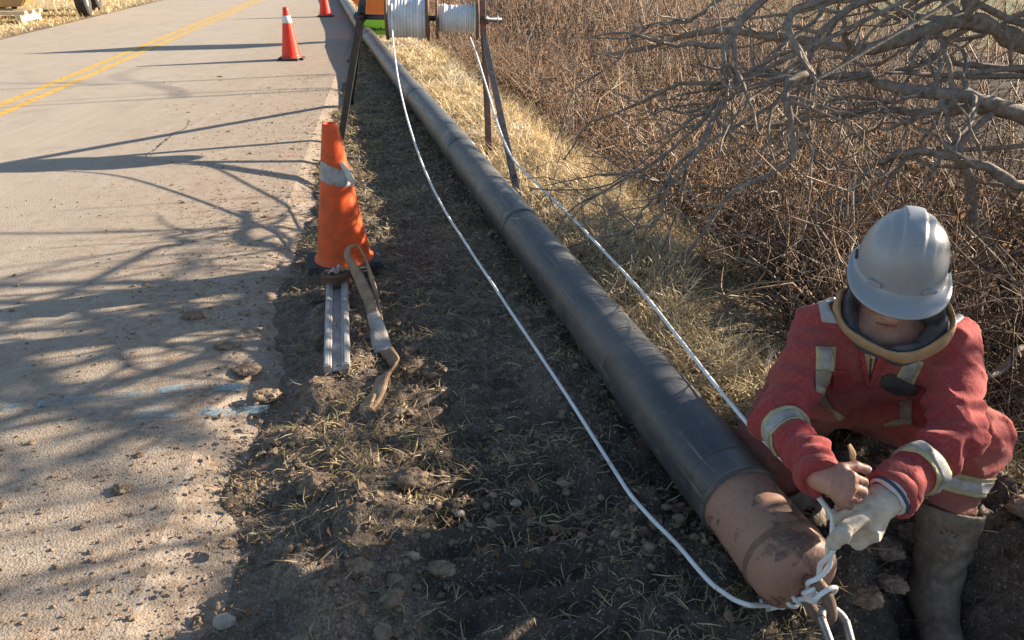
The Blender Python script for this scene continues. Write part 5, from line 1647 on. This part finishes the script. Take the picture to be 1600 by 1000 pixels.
# shoulder tapes, chest tabs, dirty braces
for poly in ([(1272, 452), (1302, 438), (1306, 456), (1278, 462)], [(1274, 463), (1303, 449), (1306, 470), (1280, 480)], [(1280, 480), (1294, 474), (1311, 506), (1284, 503)], [(1452, 522), (1500, 487), (1506, 496), (1465, 528)]):
    patch('shoulder_tape', poly, M['silver'])
for poly, ins in (([(1275, 541), (1307, 542), (1304, 580), (1275, 577)], [(1282, 544), (1300, 545), (1298, 578), (1282, 575)]), ([(1417, 557), (1444, 567), (1427, 604), (1401, 590)], [(1421, 563), (1437, 569), (1423, 598), (1408, 590)])):
    patch('chest_tab', poly, M['hi_yellow'])
    patch('silver_tab', ins, M['silver'], .0065)
patch('pocket_flap', [(1378, 590), (1392, 585), (1437, 606), (1430, 620), (1396, 617), (1376, 604)], M['black_cloth'], .005)
patch('brace_tape', [(1275, 578), (1299, 580), (1294, 622), (1276, 612)], M['dirty_tape'])
patch('brace_tape', [(1265, 612), (1280, 606), (1302, 640), (1290, 652)], M['dirty_tape'], .0045)
patch('brace_tape', [(1290, 652), (1302, 640), (1340, 664), (1330, 672)], M['dirty_tape'], .0045)
patch('brace_tape', [(1404, 622), (1426, 620), (1424, 664), (1408, 664)], M['dirty_tape'])
patch('brace_tape', [(1340, 673), (1424, 650), (1426, 660), (1345, 680)], M['dirty_tape'], .005)
patch('hood_front', [(1343, 520), (1378, 525), (1368, 560), (1357, 606), (1348, 575)], M['tan_cloth'], .006)
patch('placket_edge', [(1338, 525), (1345, 522), (1360, 606), (1354, 610)], M['red'], .008)
patch('placket_edge', [(1380, 535), (1400, 534), (1362, 606), (1356, 608)], M['red'], .008)
patch('zip', [(1361, 545), (1364, 545), (1359, 600), (1356, 600)], M['black_cloth'], .0075)
M['brass'] = simple('brass', (0.42, 0.30, 0.12), (0.30, 0.2, 0.08), 0.4, 30, 0.1, metal=.7)
patch('zip_pull', [(1362, 541), (1370, 542), (1367, 562), (1360, 561)], M['brass'], .0095)
patch('chest_pocket', [(1302, 578), (1328, 580), (1326, 616), (1300, 612)], M['red'], .0055)

# --- body under the cloth: head, neck, trunk, arms and the bare right hand
hb = 0.0055
lo2 = np.array((0.50, 1.15, 0.02)); hi2 = np.array((1.36, 2.2, 1.0))
P = grid(lo2, hi2, hb)
HA = np.stack([hright, fdir, hup])
hc = headc
B = ell(P, hc + hup * .02, HA, (.077, .097, .095))
jaw = hc + fdir * .030 - hup * .075
B = smin(B, ell(P, jaw, HA, (.058, .062, .060)), .04)
B = smin(B, ell(P, hc + fdir * .070 - hup * .112, HA, (.026, .022, .018)), .02)          # chin
B = smin(B, seg(P, hc + fdir * .088 + hup * .005, hc + fdir * .115 - hup * .038, .010, .016), .014)   # nose
for sg in (-1, 1):
    B = smin(B, ell(P, hc + fdir * .062 - hup * .030 + hright * .042 * sg, HA, (.024, .022, .024)), .02)   # cheeks
    B = smin(B, ell(P, hc + fdir * .080 + hup * .024 + hright * .032 * sg, HA, (.026, .012, .010)), .012)  # brows
    B = smin(B, ell(P, hc - fdir * .005 - hup * .02 + hright * .080 * sg, HA, (.010, .020, .032)), .008)   # ears
    B = np.maximum(B, -ell(P, hc + fdir * .098 + hup * .002 + hright * .033 * sg, HA, (.017, .010, .010)))
B = smin(B, ell(P, hc + fdir * .096 - hup * .068, HA, (.024, .010, .007)), .006)          # lips
B = smin(B, ell(P, hc + fdir * .094 - hup * .080, HA, (.021, .010, .007)), .006)
B = np.maximum(B, -ell(P, hc + fdir * .108 - hup * .0745, HA, (.024, .010, .0022)))
B = smin(B, seg(P, hc - fdir * .02 - hup * .06, neck - (0, -.02, .03), .056, .062), .03)
B = smin(B, seg(P, hipR, hipL, .11, .11), .05)
B = smin(B, seg(P, waist, chest, .12, .13), .08)
B = smin(B, seg(P, shR + (.03, 0, -.02), shL + (-.03, 0, -.02), .06, .06), .06)
for a_, b_, ra, rb2 in ((shR, elR, .055, .045), (elR, wrR, .045, .031), (shL, elL, .055, .045), (elL, wrL, .045, .033), (hipR, kneeR, .085, .06), (hipL, kneeL, .085, .06)):
    B = smin(B, seg(P, a_, b_, ra, rb2), .03)
V, F = surfnet(B, lo2, hb)

# hands: one field each
R3 = np.array((1.0, 0, 0)); UP3 = np.array((0, SP, CP)); TO3 = np.array((0, -CP, SP))      # right, up and towards the viewer
def hand_field(lo, hi, h, wr, fore, knuck, thumb, palm_r, fing_r, wrist_r, kk, wr_a=.0014, wr_f=75):
    """knuck: for each finger the chain of joints; thumb likewise"""
    P = grid(lo, hi, h)
    D = None
    def add(d, k):
        nonlocal D
        D = d if D is None else smin(D, d, k)
    for i, ch in enumerate(knuck):
        add(seg(P, wr + (ch[0] - wr) * .12, ch[0], palm_r * 1.05, palm_r), .018)
    add(seg(P, wr - fore * .05, wr + fore * .004, wrist_r, wrist_r * .95), .02)
    add(seg(P, wr + (thumb[0] - wr) * .15, thumb[0], palm_r * 1.1, palm_r * 1.05), .018)
    for i, ch in enumerate(knuck):
        f = fing_r[i]
        Df = None
        for j in range(len(ch) - 1):
            s = seg(P, ch[j], ch[j + 1], f * (1.06 - .07 * j), f * (1.0 - .08 * j))
            Df = s if Df is None else smin(Df, s, .004)
        add(Df, kk)
    Dt = None
    for j in range(len(thumb) - 1):
        s = seg(P, thumb[j], thumb[j + 1], fing_r[4] * (1.1 - .08 * j), fing_r[4] * (1.0 - .08 * j))
        Dt = s if Dt is None else smin(Dt, s, .005)
    add(Dt, kk * 1.3)
    D = rough(D, P, wr_a, wr_f, 2.0, 3.0, .012)
    return surfnet(D, lo, h)

def hp_(base, r, u, t): return base + R3 * r + UP3 * u + TO3 * t
# right hand: knuckles to the lower right, fingers folded under, thumb along the top
K0 = hp_(wrR, .040, -.006, .052)
chains = []
for i, (dr, du, dt) in enumerate([(.006, .020, .004), (.003, .000, .007), (-.004, -.020, .003), (-.013, -.037, -.006)]):
    k0 = hp_(K0, dr, du, dt)
    Ls = [.043, .028, .020] if i != 3 else [.034, .022, .017]
    a1 = nrm(R3 * .80 - UP3 * .38 - TO3 * .42)
    a2 = nrm(-R3 * .10 - UP3 * .40 - TO3 * .90)
    a3 = nrm(-R3 * .95 + UP3 * .05 - TO3 * .15)
    chains.append([k0, k0 + a1 * Ls[0], k0 + a1 * Ls[0] + a2 * Ls[1], k0 + a1 * Ls[0] + a2 * Ls[1] + a3 * Ls[2]])
th0 = hp_(wrR, .036, .026, .030)
tA, tB = nrm(R3 * .9 + UP3 * .10 - TO3 * .25), nrm(R3 * .93 - UP3 * .30 - TO3 * .20)
thumb = [th0, th0 + tA * .036, th0 + tA * .036 + tB * .030]
allp = np.array([p for ch in chains + [thumb] for p in ch] + [wrR])
lo3, hi3 = allp.min(0) - .05, allp.max(0) + .05
Vh, Fh = hand_field(lo3, hi3, .0026, wrR + R3 * .004, nrm(wrR - elR), chains, thumb, .0125, [.0098, .0102, .0098, .0088, .0115], .028, .0035)
V = np.vstack([V, Vh]); F = np.vstack([F, Fh + len(V) - len(Vh)])
hx, hy, hz = (V - hc) @ hright, (V - hc) @ fdir, (V - hc) @ hup
stub = smooth(-.045, -.070, hz) * smooth(-.02, .03, hy) * smooth(-.20, -.15, hz) * (np.abs(hx) < .09)
stub = np.maximum(stub, .8 * smooth(-.040, -.048, hz) * smooth(-.068, -.058, hz) * smooth(.06, .08, hy) * (np.abs(hx) < .035))
body = obj('body', np_mesh('body', V, F, dict(stubble=stub)), M['skin'], man)
lipm = simple('lips', (0.24, 0.085, 0.07), (0.17, 0.06, 0.05), 0.5, 30, 0.1)
mt = np.linspace(-.026, .026, 13)
mo = np.array([hc + hright * t + fdir * (.1085 - 9.5 * t * t) - hup * (.0745 + 1.8 * t * t) for t in mt])
tube_obj('mouth', mo, np.interp(np.abs(mt), [0, .026], [.0036, .0012]), lipm, man, 8)

# eyes, stubble-dark brows are under the brim; finger and thumb nails
M['nail'] = simple('nail', (0.62, 0.40, 0.32), (0.55, 0.33, 0.26), 0.35, 30, 0.05)
nb_ = bmesh.new(); bmesh.ops.create_uvsphere(nb_, u_segments=12, v_segments=8, radius=1)
tdir = nrm(thumb[2] - thumb[1])
bmesh.ops.transform(nb_, matrix=frame(thumb[2] + TO3 * .0085 + UP3 * .003, TO3 * .9 + UP3 * .4, tdir) @ Matrix.Diagonal((.008, .006, .0022, 1)), verts=nb_.verts)
obj('thumb_nail', smooth_bm(nb_), M['nail'], man)
M['eye'] = simple('eye', (0.75, 0.73, 0.70), (0.7, 0.66, 0.62), 0.2, 20, 0.0)
for sg in (-1, 1):
    eb = bmesh.new(); bmesh.ops.create_uvsphere(eb, u_segments=16, v_segments=10, radius=.0115)
    bmesh.ops.translate(eb, vec=Vector(hc + fdir * .080 + hup * .001 + hright * .033 * sg), verts=eb.verts)
    obj('eye', smooth_bm(eb), M['eye'], man)
# scrap of tape pinched under the thumb
V, F = ribbon([thumb[1] + UP3 * .010 - TO3 * .012, thumb[1] + UP3 * .028 - R3 * .006, thumb[1] + UP3 * .048 - R3 * .014], [R3 * .8 - TO3 * .4] * 3, [.012, .018, .010], .002, 12)
tag(obj('tape_scrap', np_mesh('tape_scrap', V, F), M['tan_cloth']), 'scrap of tan tape pinched under his bare thumb', 'tape')

# gloved left hand, closed on the rope
FC = at(1318, 828, d=1.64)
gdir = nrm(FC - wrL)
K0 = wrL + (FC - wrL) * .62
pinky = nrm(-UP3 * .80 + R3 * .45)            # index to little finger
gch = []
for i in range(4):
    o_ = (i - 1.2) * .0225
    k0 = K0 + pinky * o_ + TO3 * (.016 - .004 * abs(i - 1))
    a1 = nrm(gdir * .75 - TO3 * .55 - UP3 * .25)
    a2 = nrm(gdir * .1 - TO3 * 1.0)
    a3 = nrm(-gdir * .8 - TO3 * .2 - UP3 * .1)
    L_ = (.046, .048, .044, .038)[i]
    gch.append([k0, k0 + a1 * L_, k0 + a1 * L_ + a2 * .030, k0 + a1 * L_ + a2 * .030 + a3 * .024])
g0 = K0 - gdir * .012 - pinky * .012 + TO3 * .020
gth = [g0, at(1318, 832, d=1.59), at(1303, 850, d=1.60)]
allp = np.array([p for ch in gch + [gth] for p in ch] + [wrL, wrL - gdir * .03])
lo4, hi4 = allp.min(0) - .06, allp.max(0) + .06
V, F = hand_field(lo4, hi4, .0032, wrL + gdir * .016, gdir, gch, gth, .020, [.0150, .0150, .0148, .0138, .0165], .037, .0035, .0055, 34)
glove = obj('work_glove', np_mesh('work_glove', V, F), M['glove'], man)
M['knit'] = simple('knit', (0.62, 0.60, 0.62), (0.45, 0.42, 0.42), 0.9, 40, 0.5)
M['navy'] = simple('navy', (0.035, 0.045, 0.085), (0.06, 0.07, 0.1), 0.85, 40, 0.3)
cfr = frame(wrL - gdir * .012, gdir, UP3)
V, F = lathe([(.036, -.030), (.050, -.028), (.052, -.012), (.049, .0), (.050, .012), (.046, .022), (.040, .024)], 36, cfr)
V = V + 0.0025 * noise3(V[:, 0] * 60, V[:, 1] * 60, V[:, 2] * 60)[:, None] * 1.0
obj('glove_cuff', np_mesh('glove_cuff', V, F), M['knit'], glove)
V, F = lathe([(.048, .011), (.0515, .012), (.0515, .018), (.048, .019)], 36, cfr)
obj('cuff_stripe', np_mesh('cuff_stripe', V, F), M['navy'], glove)
# sleeve hems
for nm_, e_, w_, r_ in (('sleeve_hem', elR, wrR, .050), ('sleeve_hem', elL, wrL, .056)):
    ax_ = nrm(w_ - e_)
    V, F = lathe([(r_ - .012, -.020), (r_ + .002, -.022), (r_ + .004, -.010), (r_ + .003, .004), (r_ - .002, .009), (r_ - .014, .006), (r_ - .016, -.012)], 36, frame(w_ - ax_ * .004, ax_, UP3))
    V = V + 0.003 * noise3(V[:, 0] * 30, V[:, 1] * 30, V[:, 2] * 30)[:, None]
    obj(nm_, np_mesh(nm_, V, F, dict(dirt=np.full(len(V), .25))), M['red'], cov)
obj('cuff_tab', box_bm((.034, .016, .006), frame(at(1420, 795, d=1.64), TO3 * .8 - UP3 * .5, R3 * .6 - UP3 * .75), .002), M['black_cloth'], cov)

# --- hood of the sweater and neck warmer round the neck
lo5 = neck + np.array((-.24, -.24, -.14)); hi5 = neck + np.array((.26, .22, .26))
P = grid(lo5, hi5, .0048)
def collar_field(c, a, b, n0, ra, rb_, tube, drop, seed, zk=.62, vee=0.0):
    q = P - np.asarray(c, np.float32)
    x, y, z = q @ a.astype(np.float32), q @ b.astype(np.float32), q @ n0.astype(np.float32)
    th = np.arctan2(y / rb_, x / ra)
    rr = np.hypot(x / ra, y / rb_)
    zc = drop * np.cos(th - np.pi / 2) - vee * np.exp(-((th - np.pi / 2 - .25) / .4) ** 2)
    t_ = tube * (1 + .22 * np.sin(th * 3 + seed) + .12 * np.sin(th * 7 + 2 * seed))
    return np.hypot((rr - 1) * (ra + rb_) / 2, (z - zc) * zk) - t_
hood = collar_field(hc0, cs, cf2, cu, .136, .112, .0080, -.012, 1.0, .40, .022)
hood = rough(hood, P, .004, 22)
V, F = surfnet(hood, lo5, .0048)
obj('hood', np_mesh('hood', V, F), M['tan_cloth'], man)
warm = collar_field(hc0 - cu * .010, cs, cf2, cu, .114, .092, .010, -.034, 3.0, .4)
warm = smin(warm, collar_field(hc0 - cu * .035, cs, cf2, cu, .098, .082, .018, -.028, .4), .02)
warm = rough(warm, P, .0035, 34)
V, F = surfnet(warm, lo5, .0048)
obj('neck_warmer', np_mesh('neck_warmer', V, F), M['fleece'], man)

# --- boots
def boot(knee, ank, toe_dir, top_t, seed):
    toe_dir = nrm(toe_dir)
    sole = ank - np.array((0, 0, .085))
    top = bootend(knee, ank, top_t)
    pts = np.array([top, ank, sole, ank + toe_dir * .24])
    lo_, hi_ = pts.min(0) - .12, pts.max(0) + .12
    P = grid(lo_, hi_, .0055)
    ax_ = nrm(ank - top)
    d = seg(P, top - ax_ * .03, ank - (0, 0, .02), .088, .055, .0035, 4, seed)
    d = np.maximum(d, -((P - top.astype(np.float32)) @ ax_.astype(np.float32)))
    inner = seg(P, top - ax_ * .06, top + ax_ * .05, .076, .066)
    d = np.maximum(d, -inner)
    d = smin(d, ell(P, ank + toe_dir * .02 - (0, 0, .045), np.stack([toe_dir, nrm(np.cross(toe_dir, upv)), upv]), (.085, .055, .055)), .04)
    d = smin(d, ell(P, ank + toe_dir * .12 - (0, 0, .055), np.stack([toe_dir, nrm(np.cross(toe_dir, upv)), upv]), (.095, .052, .042)), .03)
    d = np.maximum(d, (sole[2] - P[..., 2]))
    d = rough(d, P, .002, 25, seed)
    V, F = surfnet(d, lo_, .0055)
    b = obj('rubber_boot', np_mesh('rubber_boot', V, F), M['boot'], man)
    sl = [(sole + toe_dir * (.085 + .118 * math.cos(t)) + nrm(np.cross(toe_dir, upv)) * (.050 + .006 * math.cos(t)) * math.sin(t)) for t in np.linspace(0, 6.283, 28)[:-1]]
    bm = bmesh.new()
    f = bm.faces.new([bm.verts.new(tuple(q)) for q in sl])
    ex = bmesh.ops.extrude_face_region(bm, geom=[f])
    bmesh.ops.translate(bm, vec=(0, 0, .022), verts=[e for e in ex['geom'] if isinstance(e, bmesh.types.BMVert)])
    bmesh.ops.recalc_face_normals(bm, faces=bm.faces)
    obj('sole', bm, M['rubber'], b)
boot(kneeL, ankL, (-.28, -1.0, 0), .46, 1.0)
boot(kneeR, ankR, (-.25, -1.0, 0), .40, 2.0)

# --- hard hat
m = NT('hat_shell')
n1, n2 = m.noise(9, 6, 0.65), m.noise(60, 4, 0.7)
c = m.mix(m.ramp(n1, [(0.42, 0.0), (0.8, 0.8)]), (0.27, 0.285, 0.31), (0.235, 0.215, 0.195))
c = m.mix(m.ramp(n2, [(0.60, 0.0), (0.74, 0.5)]), c, (0.17, 0.145, 0.12))
c = m.mix(m.ramp(m.noise(200, 2), [(0.68, 0.0), (0.72, 0.6)]), c, (0.10, 0.09, 0.08))
M['hat'] = m.done(c, m.ramp(n1, [(0.3, 0.22), (0.7, 0.38)]), m.bump(n2, 0.06, 0.002), 0, 0.5)
hatup = nrm(hup * .985 - fdir * .10)
hatf = nrm(fdir - hatup * fdir.dot(hatup)); hatr = np.cross(hatf, hatup)
hat0 = hc + hup * .040 + fdir * .004
def hat_pt(x, y, z): return hat0 + hatr * x + hatf * y + hatup * z
nth, nph = 120, 40
th = np.linspace(0, 2 * np.pi, nth, endpoint=False)
rows = []
for i in range(nph + 1):
    ph = (i / nph) * np.pi / 2
    ch, sh = math.cos(ph) ** .80, math.sin(ph) ** .92
    x = .104 * ch * np.cos(th); y = .128 * ch * np.sin(th); z = .138 * sh + 0 * th
    # raised centre crest with two valleys, fading to the front and sides
    top = smooth(.25, .75, sh)
    crest = .0075 * (1 - smooth(.021, .027, np.abs(x))) + .0035 * (1 - smooth(.047, .054, np.abs(x)))
    bump_ = crest * top * (1 - .5 * smooth(.06, .13, y))
    rows.append(np.stack([x * (1 + bump_ * .6), y * (1 + bump_ * .3), z + bump_], -1))
rows = rows[::-1]        # crown first
# rain gutter and brim
fr_ = np.clip(np.sin(th), 0, 1)
bw = .016 + .040 * fr_ ** 1.6
dz = -.006 - .014 * fr_ ** 1.5
base = rows[-1]
dirn = np.stack([np.cos(th) * .137, np.sin(th) * .112, 0 * th], -1); dirn /= np.linalg.norm(dirn, axis=-1, keepdims=True)
for f_, zz_ in ((0.25, -.003), (.6, -.004), (.92, -.003), (1.0, -.006), (.97, -.010), (.6, -.010), (0.05, -.008), (-.35, .004)):
    q = base + dirn * (bw * f_)[:, None]
    q[:, 2] = zz_ + dz * max(f_, 0)
    rows.append(q)
loc = np.concatenate(rows).reshape(-1, 3)
Vw = hat0[None] + np.outer(loc[:, 0], hatr) + np.outer(loc[:, 1], hatf) + np.outer(loc[:, 2], hatup)
nr = len(rows)
i, j = np.meshgrid(np.arange(nr - 1), np.arange(nth), indexing='ij')
F = np.stack([i * nth + j, (i + 1) * nth + j, (i + 1) * nth + (j + 1) % nth, i * nth + (j + 1) % nth], -1).reshape(-1, 4)
hat = obj('hard_hat', np_mesh('hard_hat', Vw, F), M['hat'], man)
def hat_box(name, x, y, z, sx, sy, sz, yaw, mat, bev=.002):
    mt = Matrix((Vector(hatr), Vector(hatf), Vector(hatup))).transposed().to_4x4()
    mt.translation = Vector(hat_pt(x, y, z))
    obj(name, smooth_bm(box_bm((sx, sy, sz), mt @ Matrix.Rotation(yaw, 4, 'Z'), bev)), mat, hat)
for sg in (-1, 1):
    hat_box('slot_lug', .060 * sg, .109, .012, .034, .012, .012, -.46 * sg, M['hat'])
    hat_box('side_slot', .104 * sg, .000, .016, .010, .034, .010, 0, M['black_cloth'])
